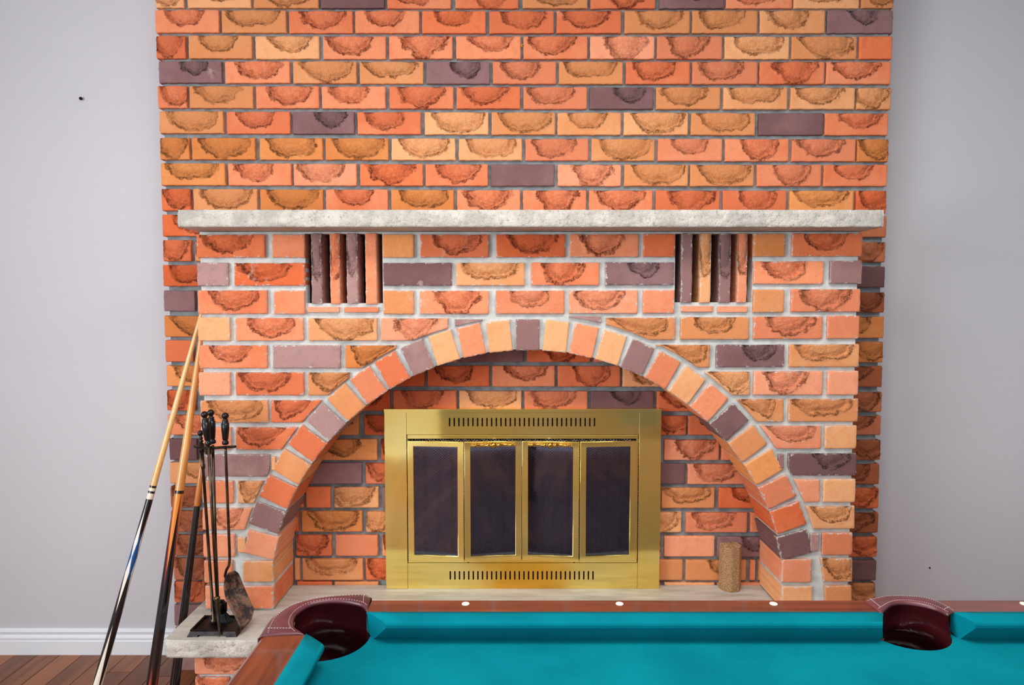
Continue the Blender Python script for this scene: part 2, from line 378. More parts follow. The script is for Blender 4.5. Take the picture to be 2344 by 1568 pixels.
def baseboard(name, p0, p1, out):
    """moulded profile run from p0 to p1; out = unit vector away from the wall"""
    prof = [(0, 0), (0.014, 0), (0.014, 0.052), (0.0125, 0.055), (0.0125, 0.058), (0.0135, 0.064), (0.0115, 0.070), (0.008, 0.074), (0.0085, 0.079), (0.011, 0.086), (0.009, 0.093), (0.003, 0.0962), (0, 0.0962)]
    bm = bmesh.new(); rr = []
    for p in (p0, p1):
        rr.append([bm.verts.new((p[0] + out[0] * d, p[1] + out[1] * d, h)) for d, h in prof])
    for i in range(len(prof) - 1): bm.faces.new((rr[0][i], rr[0][i + 1], rr[1][i + 1], rr[1][i]))
    bm.faces.new(rr[0]); bm.faces.new(rr[1][::-1])
    return tag(bm_obj(name, bm, None, M_TRIM), kind='structure')
baseboard('baseboard_back', (-2.6, YW), (-1.2, YW), (0, -1))
baseboard('baseboard_right_of_chimney', (1.29, YW), (3.4, YW), (0, -1)).name = 'baseboard_back_right'
baseboard('baseboard_front', (-2.585, -1.35), (3.385, -1.35), (0, 1))
baseboard('baseboard_left', (-2.6, -1.33), (-2.6, YW - 0.015), (1, 0))
baseboard('baseboard_right', (3.4, -1.33), (3.4, YW - 0.015), (-1, 0))
# nail and mark on the wall
bm = bmesh.new(); p = onY(188, 226, YW)
lathe(bm, p + Vector((0, 0.004, 0)), p + Vector((0, -0.012, -0.002)), [(0, 0.002), (0.6, 0.002), (0.62, 0.0055), (0.85, 0.0055), (1.0, 0.003)], 12)
tag(bm_obj('nail', bm, None, M_NAIL, True), 'dark nail head alone high on the left wall', 'nail')
bm = bmesh.new(); p = onY(2127, 1299, YW)
lathe(bm, p + Vector((0, 0.003, 0)), p + Vector((0, -0.006, 0)), [(0, 0.0012), (0.6, 0.0012), (0.65, 0.003), (1.0, 0.002)], 10)
tag(bm_obj('screw', bm, None, M_NAIL, True), 'tiny screw low on the wall right of the chimney', 'screw')
# ---------------------------------------------------------------- brick meshes
def smooth01(t): t = min(max(t, 0), 1); return t * t * (3 - 2 * t)
def face_height(u, v, kp, seed, w, h):
    """relief of a brick face (m, + = towards the room) and the lip radius r"""
    fx, fz = u * w * 60 + seed * 7.3, v * h * 60 - seed * 3.1
    hgt = 0.0006 * noise.noise(Vector((fx, fz, seed)))
    r = 3.0
    if kp:
        cx, A, B, p, skew = kp
        a = (u - cx - skew * (1 - v) * 0.25) / A; b = (1 - v) / (B * (1 - skew * a * 0.35))
        r = (abs(a) ** p + abs(b) ** 2.0) ** 0.5
        ang = math.atan2(b, a)
        r += 0.10 * noise.noise(Vector((ang * 2.2, seed * 5.1, 0.3))) + 0.05 * noise.noise(Vector((ang * 9, seed * 2.1, 1.3)))
        rough = noise.fractal(Vector((fx * 2.2, fz * 2.2, seed * 9)), 0.8, 2.0, 3)
        ins = smooth01((1.08 - r) / 0.12)
        groove = smooth01((r - 0.45) / 0.35) * smooth01((1.0 - r) / 0.12)
        rim = math.exp(-((r - 1.0) / 0.075) ** 2)
        left = 0.75 + 0.45 * max(0, -a)
        hgt += -0.0085 * groove * min(left, 1.08) + 0.0025 * smooth01((0.55 - r) / 0.5) + 0.0045 * rim * (0.75 + 0.9 * noise.noise(Vector((ang * 6, seed, 4)))) + 0.0022 * rough * ins
    return hgt, r
def brick_mesh(name, pos, kp, seed, depth, w, h, nx=38, nz=15):
    """pos(u,v)->(x,z) of the face; grid front, straight sides running back"""
    e = 0.0028
    def lin(n, size):
        s = [0.0, e * 0.45 / size, e / size]; inner = [e / size + (1 - 2 * e / size) * i / (n - 1) for i in range(1, n - 1)]
        return s + inner + [1 - e / size, 1 - e * 0.45 / size, 1.0]
    U = lin(nx, w); V = lin(nz, h); verts = []; rs = []
    for j, v in enumerate(V):
        for i, u in enumerate(U):
            x, z = pos(u, v)
            hg, r = face_height(u, v, kp, seed, w, h)
            dx = min(u, 1 - u) * w; dz = min(v, 1 - v) * h
            d = min(dx, dz)
            drop = 0.0 if d > e * 0.9 else (0.0007 if d > e * 0.3 else 0.0024)
            if dx < e * 1.5 and dz < e * 1.5: drop += 0.0018
            jx = 0.0018 * noise.noise(Vector((v * h * 70, seed * 11 + u, 2))) if dx < e * 0.3 else 0
            jz = 0.0018 * noise.noise(Vector((u * w * 70, seed * 13 + v, 5))) if dz < e * 0.3 else 0
            if v == 1.0 and kp and r < 1.05: jz -= 0.0012
            verts.append((x + jx, -(hg if d > e * .3 else 0) + drop, z + jz)); rs.append((r, d))
    W_, H_ = len(U), len(V); faces = []
    for j in range(H_ - 1):
        for i in range(W_ - 1):
            a = j * W_ + i; faces.append((a, a + 1, a + W_ + 1, a + W_))
    border = [i for i in range(W_)] + [j * W_ + W_ - 1 for j in range(1, H_)] + [(H_ - 1) * W_ + i for i in range(W_ - 2, -1, -1)] + [j * W_ for j in range(H_ - 2, 0, -1)]
    nb = len(border); off = len(verts)
    for b in border: verts.append((verts[b][0], depth, verts[b][2])); rs.append((3.0, 0.02))
    for k in range(nb):
        k2 = (k + 1) % nb; faces.append((border[k2], border[k], off + k, off + k2))
    me = mesh_from(verts, faces, name)
    uvl = me.uv_layers.new(name='kiss'); data = [0.0] * (len(me.loops) * 2)
    for l in me.loops: data[l.index * 2], data[l.index * 2 + 1] = rs[l.vertex_index]
    uvl.data.foreach_set('uv', data)
    nf = (W_ - 1) * (H_ - 1)
    me.polygons.foreach_set('use_smooth', [i < nf for i in range(len(me.polygons))])
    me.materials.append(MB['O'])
    return me
rk = random.Random(21)
KP = {  # cx, A, B, power, skew : the folded-lip outlines
 'u': [(rk.uniform(.42, .56), rk.uniform(.27, .37), rk.uniform(.66, .93), rk.uniform(1.6, 2.5), rk.uniform(-.15, .3)) for _ in range(9)],
 'v': [(rk.uniform(.44, .56), rk.uniform(.30, .38), rk.uniform(.90, 1.0), rk.uniform(1.2, 1.45), rk.uniform(-.2, .2)) for _ in range(4)],
 'w': [(rk.uniform(.44, .52), rk.uniform(.36, .42), rk.uniform(.62, .88), rk.uniform(2.6, 4.0), rk.uniform(0, .8)) for _ in range(8)],
 's': [(0.55, 0.22, 0.62, 1.4, 0.3), (0.62, 0.25, 0.70, 1.5, 0.2)],
 'h': [(0.62, 0.55, 0.85, 2.0, 0.2), (0.40, 0.52, 0.90, 2.0, 0.0)],
 '-': [None, None, None],
}
cache = {}
def unit_mesh(kind, idx, depth, wide):
    k = (kind, idx, depth, wide)
    if k not in cache:
        w, h = (0.215, 0.075) if wide else (0.10, 0.075)
        cache[k] = brick_mesh('brick', lambda u, v: (w * (u - .5), h * (v - .5)), KP[kind][idx], len(cache) * 1.7 + 0.3, depth, w, h, 40 if wide else 20, 16)
    return cache[k]
rb = random.Random(11)
def put_brick(parent, P00, P11, y, kind, mat, depth=0.085, rot=0.0, name='brick'):
    """axis aligned brick from lower left P00 to upper right P11 (x,z)"""
    w, h = P11[0] - P00[0], P11[1] - P00[1]; wide = w > 0.15
    lst = KP[kind]; idx = rb.randrange(len(lst))
    me = unit_mesh(kind, idx, depth, wide)
    o = bpy.data.objects.new(name, me); COL.objects.link(o)
    bw = 0.215 if wide else 0.10
    o.location = ((P00[0] + P11[0]) / 2, y + rb.uniform(-0.0022, 0.0015), (P00[1] + P11[1]) / 2)
    o.scale = (w / bw, 1, h / 0.075); o.rotation_euler = (0, rot + rb.uniform(-.003, .003), 0)
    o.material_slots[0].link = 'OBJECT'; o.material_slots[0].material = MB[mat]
    o.parent = parent; o.matrix_parent_inverse = Matrix.Translation(-Vector(parent.location))
    return o
def px_brick(parent, x0, x1, t, b, Y, kind, mat, depth=0.085):
    xm = (x0 + x1) / 2
    top = onY(xm, t, Y); bot = onY(xm, b, Y); ym = (t + b) / 2
    l = onY(x0, ym, Y); r = onY(x1, ym, Y)
    return put_brick(parent, (l.x, bot.z), (r.x, top.z), Y, kind, mat, depth)
def kind_for(c, w):
    if c == 'M' : return rb.choice('-ss')
    if c == 'L': return '-'
    if w < 105: return 'h'
    if c in 'TC': return rb.choice('wwwuw')
    return rb.choice('uuuuv')
# ---------------------------------------------------------------- chimney breast
breast = empty('chimney_breast', (0.043, YB, 0)); tag(breast, 'wide brick chimney breast of orange tan and mauve bricks behind the arch', 'chimney', kind='structure')
BX0, BX1 = -1.1905, 1.2785
FB = (onY(905, 1340, YB).x, onY(1490, 1340, YB).x, ZS + 0.01, onY(1200, 960, YB).z)     # fire opening
plate('mortar', [rectloop(BX0, BX1, 0, ZCEIL), rectloop(*FB)], YW - YB - 0.013, XZ((YW + YB + 0.013) / 2), breast, M_MORT_D)
ROWS = [(-29, -26, -30, 17, 19, 18), (22, 25, 22, 74, 76, 75), (81, 83, 82.5, 133.5, 135, 134.5), (139.5, 141, 141, 189, 192, 192), (196, 198.5, 201, 247, 249, 250),
 (254, 257, 258.7, 304.6, 308, 309), (314.7, 317, 318, 365, 367, 370), (373, 376, 377, 424, 425.5, 426), (431.6, 435, 436, 482, 485, 488),
 (490.6, 493, 495, 540, 542, 543), (548.8, 551, 554, 597.7, 599, 600), (606, 608, 610.6, 655, 656, 658), (665, 667, 669, 712, 714, 715.6), (722.6, 724, 725, 771, 773, 774),
 (779, 781, 782, 828, 829, 830), (836.5, 837.5, 838.6, 884, 885, 886), (893, 895, 897.7, 940, 941, 943), (949.4, 951, 952.6, 995.6, 996, 996), (1005, 1006, 1007.5, 1053, 1053.5, 1053),
 (1059, 1061, 1063, 1107, 1108, 1108.6), (1114, 1116, 1118, 1162, 1163, 1164), (1169, 1172, 1175, 1217, 1218.5, 1219.6), (1224, 1227, 1230, 1272, 1274, 1275.6), (1278, 1281, 1284, 1328, 1328.5, 1329),
 (1331, 1333.5, 1336, 1380, 1380.5, 1381), (1385, 1387.5, 1390, 1432, 1433, 1434), (1437, 1439, 1441, 1484, 1485, 1486), (1489, 1491, 1493, 1535, 1536, 1537)]
def quad3(L, Mv, R, x):
    t = (x - 360) / 1680; return L * (1 - t) * (1 - 2 * t) + Mv * 4 * t * (1 - t) + R * t * (2 * t - 1)
B = """0:355,420,T 429,574,T 580,729,T 734,880,M 886,1032,O 1042,1187,O 1197,1345,T 1352,1501,O 1510,1658,M 1663,1814,O 1818,1968,T 1973,2046,T
1:355,501,Ou 507,655,Tw 661,807,O 813,960,O 966,1112,Ru 1120,1268,O 1274,1422,O 1430,1579,T 1585,1734,Tu 1740,1889,Tu 1895,2045,Ms
2:357,424,O 432,577,T 584,730,Tu 739,883,O 891,1036,O 1044,1192,O 1198,1345,O 1351,1498,P 1504,1653,P 1659,1807,T 1813,1962,T 1968,2043,R-
3:363,507,Ms 515,663,O 671,816,T 823,969,T 976,1121,Ms 1128,1273,P 1279,1426,Tw 1433,1579,O 1585,1734,P 1739,1887,O 1892,2040,O
4:361,427,O 433,579,T 586,730,O 736,882,O 891,1038,O 1045,1191,O 1198,1344,P 1350,1496,Ms 1502,1649,T 1656,1803,T 1810,1957,T 1962,2040,T
5:365,511,T 518,664,O 670,811,Ms 818,963,O 972,1118,T 1125,1271,T 1276,1422,T 1428,1575,T 1582,1729,T 1737,1885,M- 1889,2034,O
6:366,433,C 439,584,C 594,738,C 745,889,Cw 896,1042,Tw 1050,1195,T 1203,1347,P 1354,1499,T 1506,1653,P 1660,1806,O 1813,1959,P 1963,2034,C
7:368,515,C 522,666,O 672,816,P 824,968,R 974,1117,O 1124,1269,M- 1277,1422,Pv 1429,1575,T 1580,1726,T 1733,1880,P 1886,2032,O
8:370,436,R 443,589,T 595,739,C 746,888,O 895,1039,C 1046,1191,O 1197,1342,O 1348,1494,O 1501,1648,O 1655,1801,O 1808,1954,Cw 1960,2029,R
9:371,517,Ru 1885,2029,B
10:373,437,O 446,520,T 1958,2027,B
11:374,519,R 1880,2026,M-
12:375,446,M- 1956,2025,B
13:376,522,Cw 1878,2023,C
14:378,441,O- 450,560,M 1951,2021,C
15:381,524,C 826,972,R 978,1120,R 1127,1270,O 1277,1420,O 1426,1572,T 1876,2019,B
16:382,445,R 752,893,R 900,1045,O 1051,1194,T 1201,1345,P 1353,1497,Ms 1504,1650,O 1948,2018,B
17:384,528,O 681,821,C 834,978,R 1425,1571,O 1576,1720,O 1873,2017,B
18:387,450,M- 612,712,B 720,863,C 872,978,O 1421,1512,O 1521,1646,P 1652,1796,O 1946,2016,B
19:388,532,T 683,828,M- 837,980,O 1430,1569,M- 1575,1720,Pu 1871,2013,B
20:390,454,B 610,694,R 700,756,R- 765,866,T 875,978,M- 1421,1507,R 1515,1636,T 1646,1790,R 1942,2012,R
21:392,466,B 540,683,R 690,829,C 838,978,T 1430,1560,T 1571,1711,P 1719,1862,O 1869,2010,B
22:395,469,B 600,668,R 677,759,O 768,864,P- 875,978,O 1431,1513,O 1521,1636,P- 1642,1786,M 1938,2008,R
23:397,466,B 560,668,R 675,686,T- 692,831,Tw 837,978,R 1430,1563,T- 1570,1708,Ts 1717,1729,O- 1737,1880,T 1862,2006,M-
24:398,468,O 540,668,R 680,760,R- 766,866,T- 1431,1513,O 1521,1636,T- 1642,1786,P- 1935,2004,T
25:399,470,M- 1859,2003,R
26:401,472,B 1932,2001,O
27:403,474,L- 1857,2000,T"""
for ln in B.split('\n'):
    r, rest = ln.split(':'); r = int(r); R = ROWS[r]
    for tok in rest.split():
        x0, x1, c = tok.split(','); x0 = float(x0); x1 = float(x1)
        if r >= 17 and 800 < x1 < 1200: x1 = min(x1, 898)
        if r >= 17 and 1200 < x0 < 1600: x0 = max(x0, 1496)
        if x1 - x0 < 8: continue
        xm = (x0 + x1) / 2
        k = c[1] if len(c) > 1 else kind_for(c[0], x1 - x0)
        t = quad3(R[0], R[1], R[2], xm); b = quad3(R[3], R[4], R[5], xm)
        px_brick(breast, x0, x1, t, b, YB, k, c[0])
# row 14 sits just under the arch crown
for x0, x1, c in ((900, 1046, 'O'), (1053, 1198, 'M'), (1206, 1352, 'R'), (1360, 1505, 'O')):
    px_brick(breast, x0, x1, 781, 829, YB, kind_for(c, x1 - x0), c)
# courses above the picture's edge up to the ceiling
pitch = onY(1200, 22, YB).z - onY(1200, 80, YB).z
ztop = onY(1200, -28, YB).z + 0.012
for k in range(4):
    z0 = ztop + k * pitch
    if z0 + pitch - 0.012 > ZCEIL: break
    xx = -1.2 if k % 2 == 0 else -1.2
    wds = [0.221] * 11 if k % 2 == 0 else [0.105] + [0.221] * 10 + [0.105]
    gap = 0.0068
    for w_ in wds:
        x2 = min(xx + w_, 1.288)
        if x2 - xx > 0.03:
            c = rb.choice('OOTTOPM'); put_brick(breast, (xx, z0), (x2, z0 + pitch - 0.0125), YB, kind_for(c, (x2 - xx) * 660), c)
        xx += w_ + gap
# courses right at the floor
# ---------------------------------------------------------------- arched surround
ACX, ACY = 1208.0, 1401.0
surround = empty('fireplace_surround', (0.055, YF, ZS)); tag(surround, 'projecting brick fireplace surround with a round arch and pale mortar', 'fireplace surround', kind='structure')
def p2(px, py): q = onY(px, py, YF); return (q.x, q.z)
outer = [(-0.985, ZS), ]
arch = []
for k in range(0, 181):
    a = PI - PI * k / 180; x_ = ACX + 601.2 * math.cos(a); y_ = ACY - 601.2 * math.sin(a)
    x_ = min(max(x_, 624), 1793)
    arch.append((x_, min(y_, 1401)))
archw = [p2(x_, y_) for x_, y_ in arch]
zz = 1.535
poly = [(-0.985, ZS), (archw[0][0], ZS)] + archw + [(archw[-1][0], ZS), (1.0935, ZS), (1.0935, zz), (-0.985, zz)]
VL = [p2(698, 694), p2(875, 694)]; VR = [p2(1546, 692), p2(1724, 692)]
vh = 1.5295
holes = [rectloop(VL[0][0], VL[1][0], VL[0][1], vh), rectloop(VR[0][0], VR[1][0], VR[0][1], vh)]
plate('mortar', [poly] + holes, YB - YF - 0.0115, XZ((YB + YF + 0.0115) / 2), surround, M_MORT_L)
for hx in holes:
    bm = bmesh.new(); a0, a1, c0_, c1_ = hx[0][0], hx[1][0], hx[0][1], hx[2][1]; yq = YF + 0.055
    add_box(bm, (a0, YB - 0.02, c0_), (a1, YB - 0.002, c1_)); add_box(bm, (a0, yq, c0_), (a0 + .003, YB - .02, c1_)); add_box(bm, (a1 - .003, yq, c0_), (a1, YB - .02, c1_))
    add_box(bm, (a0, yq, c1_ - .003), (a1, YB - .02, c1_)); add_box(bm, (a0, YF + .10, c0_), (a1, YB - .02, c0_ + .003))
    bm_obj('vent_shade_box', bm, surround, M_VENT_SHADE)  # black box added as a stand-in for deep vent shade
FR = [(536.5, 536, 533.5, 589.5, 588.6, 586), (601, 601, 596, 653.5, 653.5, 648.5), (663.6, 665, 660.5, 718, 718.5, 712.5), (726, 728, 721.7, 780, 779, 774.7), (790, 790, 787.5, 843.5, 842, 839.5),
 (852.4, 852, 848.7, 905, 905, 903.8), (917, 915, 912.8, 968, 967, 965), (978.7, 977, 974, 1030, 1029, 1027), (1041, 1040, 1037.7, 1091, 1090, 1088.7), (1101.5, 1100, 1097, 1152.8, 1151, 1150),
 (1164, 1162, 1159, 1214, 1212, 1210.8), (1224.5, 1222, 1220.4, 1276, 1273, 1271), (1284.8, 1281, 1278.4, 1334, 1334, 1332), (1343, 1342, 1342, 1394, 1394, 1394)]
Fs = """0:450,606,Ru 622,697,O- 876,947,C- 962,1119,Ou 1136,1294,Ru 1305,1462,Ov 1473,1546,R- 1726,1798,C- 1814,1975,Ru
1:451,521,L- 536,697,R 877,1034,M 1044,1201,Tw 1216,1372,O 1386,1543,M 1726,1886,Ou 1901,1973,L-
2:453,611,O 627,697,O- 877,947,T- 961,1119,O 1135,1292,P 1303,1460,P 1472,1544,P- 1725,1795,T- 1812,1970,Pv
3:453,526,T- 539,694,O 706,863,Tw 872,1025,P 1041,1104,L- 1303,1376,L- 1388,1546,Tw 1558,1715,Tu 1726,1884,P 1895,1968,P-
4:455,611,O 625,779,L- 790,906,C 1503,1625,T 1640,1796,M 1807,1967,Tw
5:455,526,P- 539,695,Ou 705,799,T 1615,1717,T 1726,1883,P 1895,1965,P-
6:458,613,Tw 620,735,O 1688,1794,T 1806,1965,Tw
7:459,528,P- 540,680,Ou 1736,1880,Pw 1889,1961,T-
8:460,616,L- 1806,1961,Ms
9:462,533,P- 544,603,T 1816,1877,P- 1886,1959,T-
10:463,582,P 1846,1957,T
11:465,536,P- 1883,1952,P-
12:467,531,P- 1876,1952,T
13:469,531,P- 1879,1950,T-"""
def clip_brick(x0, x1, t, b, c, kind, R):
    cx, cy = (x0 + x1) / 2, (t + b) / 2
    steep = abs(cy - ACY) < abs(cx - ACX)
    def pos_px(u, v):
        if steep:
            y_ = b + (t - b) * v; dx = math.sqrt(max(R * R - (y_ - ACY) ** 2, 0))
            if cx < ACX: a, e_ = x0, min(x1, ACX - dx)
            else: a, e_ = max(x0, ACX + dx), x1
            return a + (e_ - a) * u, y_
        x_ = x0 + (x1 - x0) * u; lim = ACY - math.sqrt(max(R * R - (x_ - ACX) ** 2, 0))
        bb = max(min(b, lim), t + 3)
        return x_, bb + (t - bb) * v
    c0 = onY(cx, cy, YF)
    def pos(u, v):
        q = onY(*pos_px(u, v), YF); return q.x - c0.x, q.z - c0.z
    w = (x1 - x0) / 724; h = (b - t) / 724
    me = brick_mesh('brick', pos, KP[kind][rb.randrange(len(KP[kind]))], rb.random() * 50, 0.085, w, h, 22, 10)
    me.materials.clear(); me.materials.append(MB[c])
    o = link('brick', me, None); o.location = (c0.x, YF + rb.uniform(-.001, .001), c0.z)
    o.parent = surround; o.matrix_parent_inverse = Matrix.Translation(-Vector(surround.location))
for ln in Fs.split('\n'):
    r, rest = ln.split(':'); r = int(r); R = FR[r]
    for tok in rest.split():
        x0, x1, c = tok.split(','); x0 = float(x0); x1 = float(x1); xm = (x0 + x1) / 2
        k = c[1] if len(c) > 1 else kind_for(c[0], x1 - x0)
        t = quad3(R[0], R[1], R[2], xm); b = quad3(R[3], R[4], R[5], xm)
        RR = 675 if xm < ACX else 682
        nx_ = min(max(ACX, x0), x1)
        near = min(math.hypot(xx - ACX, b - ACY) for xx in (x0, x1, nx_))
        if r == 3 and c[0] == 'L': t = 731 if xm < ACX else 724
        if near < RR: clip_brick(x0, x1, t, b, c[0], k, RR)
        else: px_brick(surround, x0, x1, t, b, YF, k, c[0])
for x0, x1, t, b, c in ((622, 630, 1046, 1076, 'T'), (543, 561, 1231, 1266, 'T'), (1783, 1794, 1040, 1072, 'L'), (1856, 1874, 1222, 1262, 'L'), (703, 776, 703, 715, 'P'), (787, 866, 703, 715, 'P'), (1560, 1632, 700.5, 714, 'P'), (1643, 1712, 701, 715, 'P'),
                        (548, 625, 1343, 1394, 'O'), (556, 625, 1285, 1333, 'T'), (1791, 1858, 1281, 1334, 'P'), (1791, 1860, 1344, 1394, 'T')):
    jamb = b > 1280 and x1 - x0 > 60
    px_brick(surround, x0, x1, t, b, YF, '-', c, 0.197 if jamb else 0.085)
# arch stones: left foot to right foot
VC = "OLOTOLTPOLTOTLTOTLPTOMTCPRMT"
cols = list("PLOTOLTPOLTOT") + ['L'] + list("TOTLPTOMTCPRM")
for i, k in enumerate(range(-13, 14)):
    a = math.radians(90 - k * 5.85); rad = 634.5
    cxp, cyp = ACX + rad * math.cos(a), ACY - rad * math.sin(a)
    if abs(k) == 13: cxp += 5 if k < 0 else -5
    c0 = onY(cxp, cyp, YF)
    tx, ty = math.sin(a), math.cos(a)
    e1 = onY(cxp + tx * 26.8, cyp + ty * 26.8, YF) - onY(cxp - tx * 26.8, cyp - ty * 26.8, YF)
    e2 = onY(cxp + math.cos(a) * 35.5, cyp - math.sin(a) * 35.5, YF) - onY(cxp - math.cos(a) * 35.5, cyp + math.sin(a) * 35.5, YF)
    w, h = e1.length, e2.length
    me = unit_mesh('-', rb.randrange(3), 0.197, False)
    o = bpy.data.objects.new('arch_brick', me); COL.objects.link(o)
    o.location = (c0.x, YF + rb.uniform(-.002, .001), c0.z); o.scale = (w / 0.10, 1, h / 0.075)
    o.rotation_euler = (0, math.atan2(-e1.z, e1.x) + rb.uniform(-.012, .012), 0)
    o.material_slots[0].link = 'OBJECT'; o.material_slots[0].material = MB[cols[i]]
    o.parent = surround; o.matrix_parent_inverse = Matrix.Translation(-Vector(surround.location))
# upright bricks in the two vents
for x0, x1, t, b, c in ((712, 735, 537, 692, 'L'), (755, 777, 537, 693, 'O'), (793, 818, 537, 692, 'L'), (836, 862, 537, 693, 'O'),
                        (1560, 1585, 534, 690, 'L'), (1603, 1628, 534, 690, 'T'), (1648, 1673, 534, 690, 'L'), (1689, 1711, 534, 690, 'P')):
    l = onY(x0, (t + b) / 2, YF); r = onY(x1, (t + b) / 2, YF); zb = onY(x0, b + 3, YF).z
    w = r.x - l.x; h = 1.531 - zb
    key = ('slat', c)
    me = brick_mesh('vent_brick', lambda u, v: (w * (u - .5), h * (v - .5)), (0.5, 0.8, 0.6, 2.0, 0.2) if rb.random() < .6 else None, rb.random() * 40, 0.09, w, h, 8, 26)
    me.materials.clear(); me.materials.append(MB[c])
    o = link('vent_brick', me, None); o.location = ((l.x + r.x) / 2, YF + 0.001, (1.531 + zb) / 2)
    o.parent = surround; o.matrix_parent_inverse = Matrix.Translation(-Vector(surround.location))
# small picture hook in a joint
bm = bmesh.new(); p = onY(1196, 106, YB + 0.006)
tube(bm, [p + Vector((0.0035 * math.cos(t), -0.008, 0.005 * math.sin(t))) for t in [i * PI / 6 for i in range(0, 12)]], 0.0012, 6)
tag(bm_obj('wall_hook', bm, None, M_BRASS2, True), 'tiny brass hook in a mortar joint high on the chimney', 'hook')
# ---------------------------------------------------------------- stone slabs
def slab(name, x0, x1, y0, y1, z0, z1, label, cat, amp=0.006, seed=0.0, chip_left=0.0):
    root = empty(name, ((x0 + x1) / 2, y1, z0)); tag(root, label, cat)
    nx, nz = 420, 10; verts = []; faces = []
    for j in range(nz + 1):
        for i in range(nx + 1):
            x = x0 + (x1 - x0) * i / nx; z = z0 + (z1 - z0) * j / nz
            f = noise.fractal(Vector((x * 14, z * 22, seed)), 0.8, 2.1, 5); g = noise.fractal(Vector((x * 60, z * 60, seed + 9)), 0.7, 2.0, 3)
            e = min(j, nz - j) / nz; d = amp * (f * 0.9 + 0.35 * g) - 0.0045 * (1 - min(1, e * 5)) + 0.001
            yy = y0 - d * (0.35 + 0.65 * min(1, e * 4 + 0.2))
            cx_ = 0.010 * math.exp(-(x - x0) / 0.01) * chip_left + 0.004 * math.exp(-(x1 - x) / 0.008)
            verts.append((x, yy + cx_, z + (0.0012 * noise.noise(Vector((x * 50, seed, j))) if j in (0, nz) else 0)))
    for j in range(nz):
        for i in range(nx):
            a = j * (nx + 1) + i; faces.append((a, a + 1, a + nx + 2, a + nx + 1))
    W_ = nx + 1; base = len(verts)
    top = [nz * W_ + i for i in range(W_)]; bot = list(range(W_))
    verts += [(verts[i][0], y1, z1) for i in top] + [(verts[i][0], y1, z0) for i in bot]
    for i in range(nx):
        faces.append((top[i], top[i + 1], base + i + 1, base + i)); faces.append((bot[i + 1], bot[i], base + W_ + i, base + W_ + i + 1))
    faces.append(tuple([j * W_ for j in range(nz, -1, -1)] + [base + W_, base]))
    faces.append(tuple([j * W_ + nx for j in range(nz + 1)] + [base + nx, base + W_ + nx]))
    faces.append(tuple([base + i for i in range(W_)] + [base + W_ + i for i in range(W_ - 1, -1, -1)]))
    me = mesh_from(verts, faces, name); me.materials.append(M_STONE); me.materials.append(M_STONE_TOP)
    nf = nx * nz
    for i, p_ in enumerate(me.polygons): p_.material_index = 0 if (i < nf or i in (nf + 2 * nx, nf + 2 * nx + 1)) else 1
    me.polygons.foreach_set('use_smooth', [i < nf for i in range(len(me.polygons))])
    o = link('stone_slab', me, root)
    return root
mantel = slab('mantel_shelf', -0.990, 1.1035, 1.985, YB - 0.002, 1.5365, 1.5868, 'long rough-edged grey limestone mantel shelf across the brickwork', 'mantel', 0.005, 3.0)
hearth = slab('hearth', -1.033, 1.135, 1.912, YB - 0.002, ZS - 0.0545, ZS, 'raised limestone hearth slab on bricks under the arch', 'hearth', 0.006, 8.0, 1.0)
box('mortar', (-0.953, 1.962, 0.0), (1.06, YB - 0.003, ZS - 0.056), hearth, M_MORT_L)
zc = [(0.186, 0.2575), (0.104, 0.176), (0.022, 0.094)]
for r, (z0, z1) in enumerate(zc):
    xx = -0.962; first = True
    while xx < 1.06:
        w = 0.102 if (r % 2 == 1 and first) else 0.215
        x2 = min(xx + w, 1.069)
        if x2 - xx > 0.03: put_brick(hearth, (xx, z0), (x2, z1), 1.953, 'u' if (r == 0 and first) else kind_for('O', (x2 - xx) * 700), 'P' if (r == 0 and first) else rb.choice('OTPM'))
        xx += w + 0.016; first = False
# ---------------------------------------------------------------- brass fireplace doors
YS = 2.268
fp = empty('fireplace_door_set', (0.03, YS, ZS)); tag(fp, 'polished brass fireplace front with four dark glass doors under the arch', 'fireplace doors')
def q2(px, py, Y=YS): q = onY(px, py, Y); return (q.x, q.z)
X0, X1 = q2(881.5, 1140)[0], q2(1511.5, 1140)[0]; X0i, X1i = q2(932, 1140)[0], q2(1461, 1140)[0]
Z1 = q2(1190, 937)[1]; Z1i = q2(1190, 995)[1]; Z0 = ZS + 0.0006; Z0i = q2(1190, 1289)[1]
tb = 0.0012
for a, b in ((X0, X0i - 0.0008), (X1i + 0.0008, X1)):
    plate('side_panel', [rectloop(a, b, Z0, Z1)], 0.004, XZ(YS + 0.002), fp, M_BRASS, 0.0006)
def slots(x0, x1, yt, yb, n=32):
    out = []; za, zb_ = q2(1190, yb)[1], q2(1190, yt)[1]; xa, xb = q2(x0, (yt + yb) / 2)[0], q2(x1, (yt + yb) / 2)[0]; hw = 0.0026
    for k in range(n):
        cx = xa + (xb - xa) * k / (n - 1); lp = []
        for t in range(7): lp.append((cx + hw * math.cos(PI * t / 6), zb_ - hw + hw * math.sin(PI * t / 6)))
        for t in range(7): lp.append((cx - hw * math.cos(PI * t / 6), za + hw - hw * math.sin(PI * t / 6)))
        out.append(lp)
    return out
plate('top_panel', [rectloop(X0i, X1i, Z1i, Z1)] + slots(1029, 1361, 956.4, 976.5), 0.003, XZ(YS + 0.003), fp, M_BRASS)
plate('bottom_panel', [rectloop(X0i, X1i, Z0, Z0i)] + slots(1030.7, 1357.5, 1307.5, 1327.5), 0.003, XZ(YS + 0.003), fp, M_BRASS)
box('louver_box', (X0i, YS + 0.012, Z1i - 0.004), (X1i, YS + 0.020, Z1 - 0.003), fp, M_BLACK_IN)
box('louver_box', (X0i, YS + 0.012, Z0 + 0.003), (X1i, YS + 0.020, Z0i), fp, M_BLACK_IN)
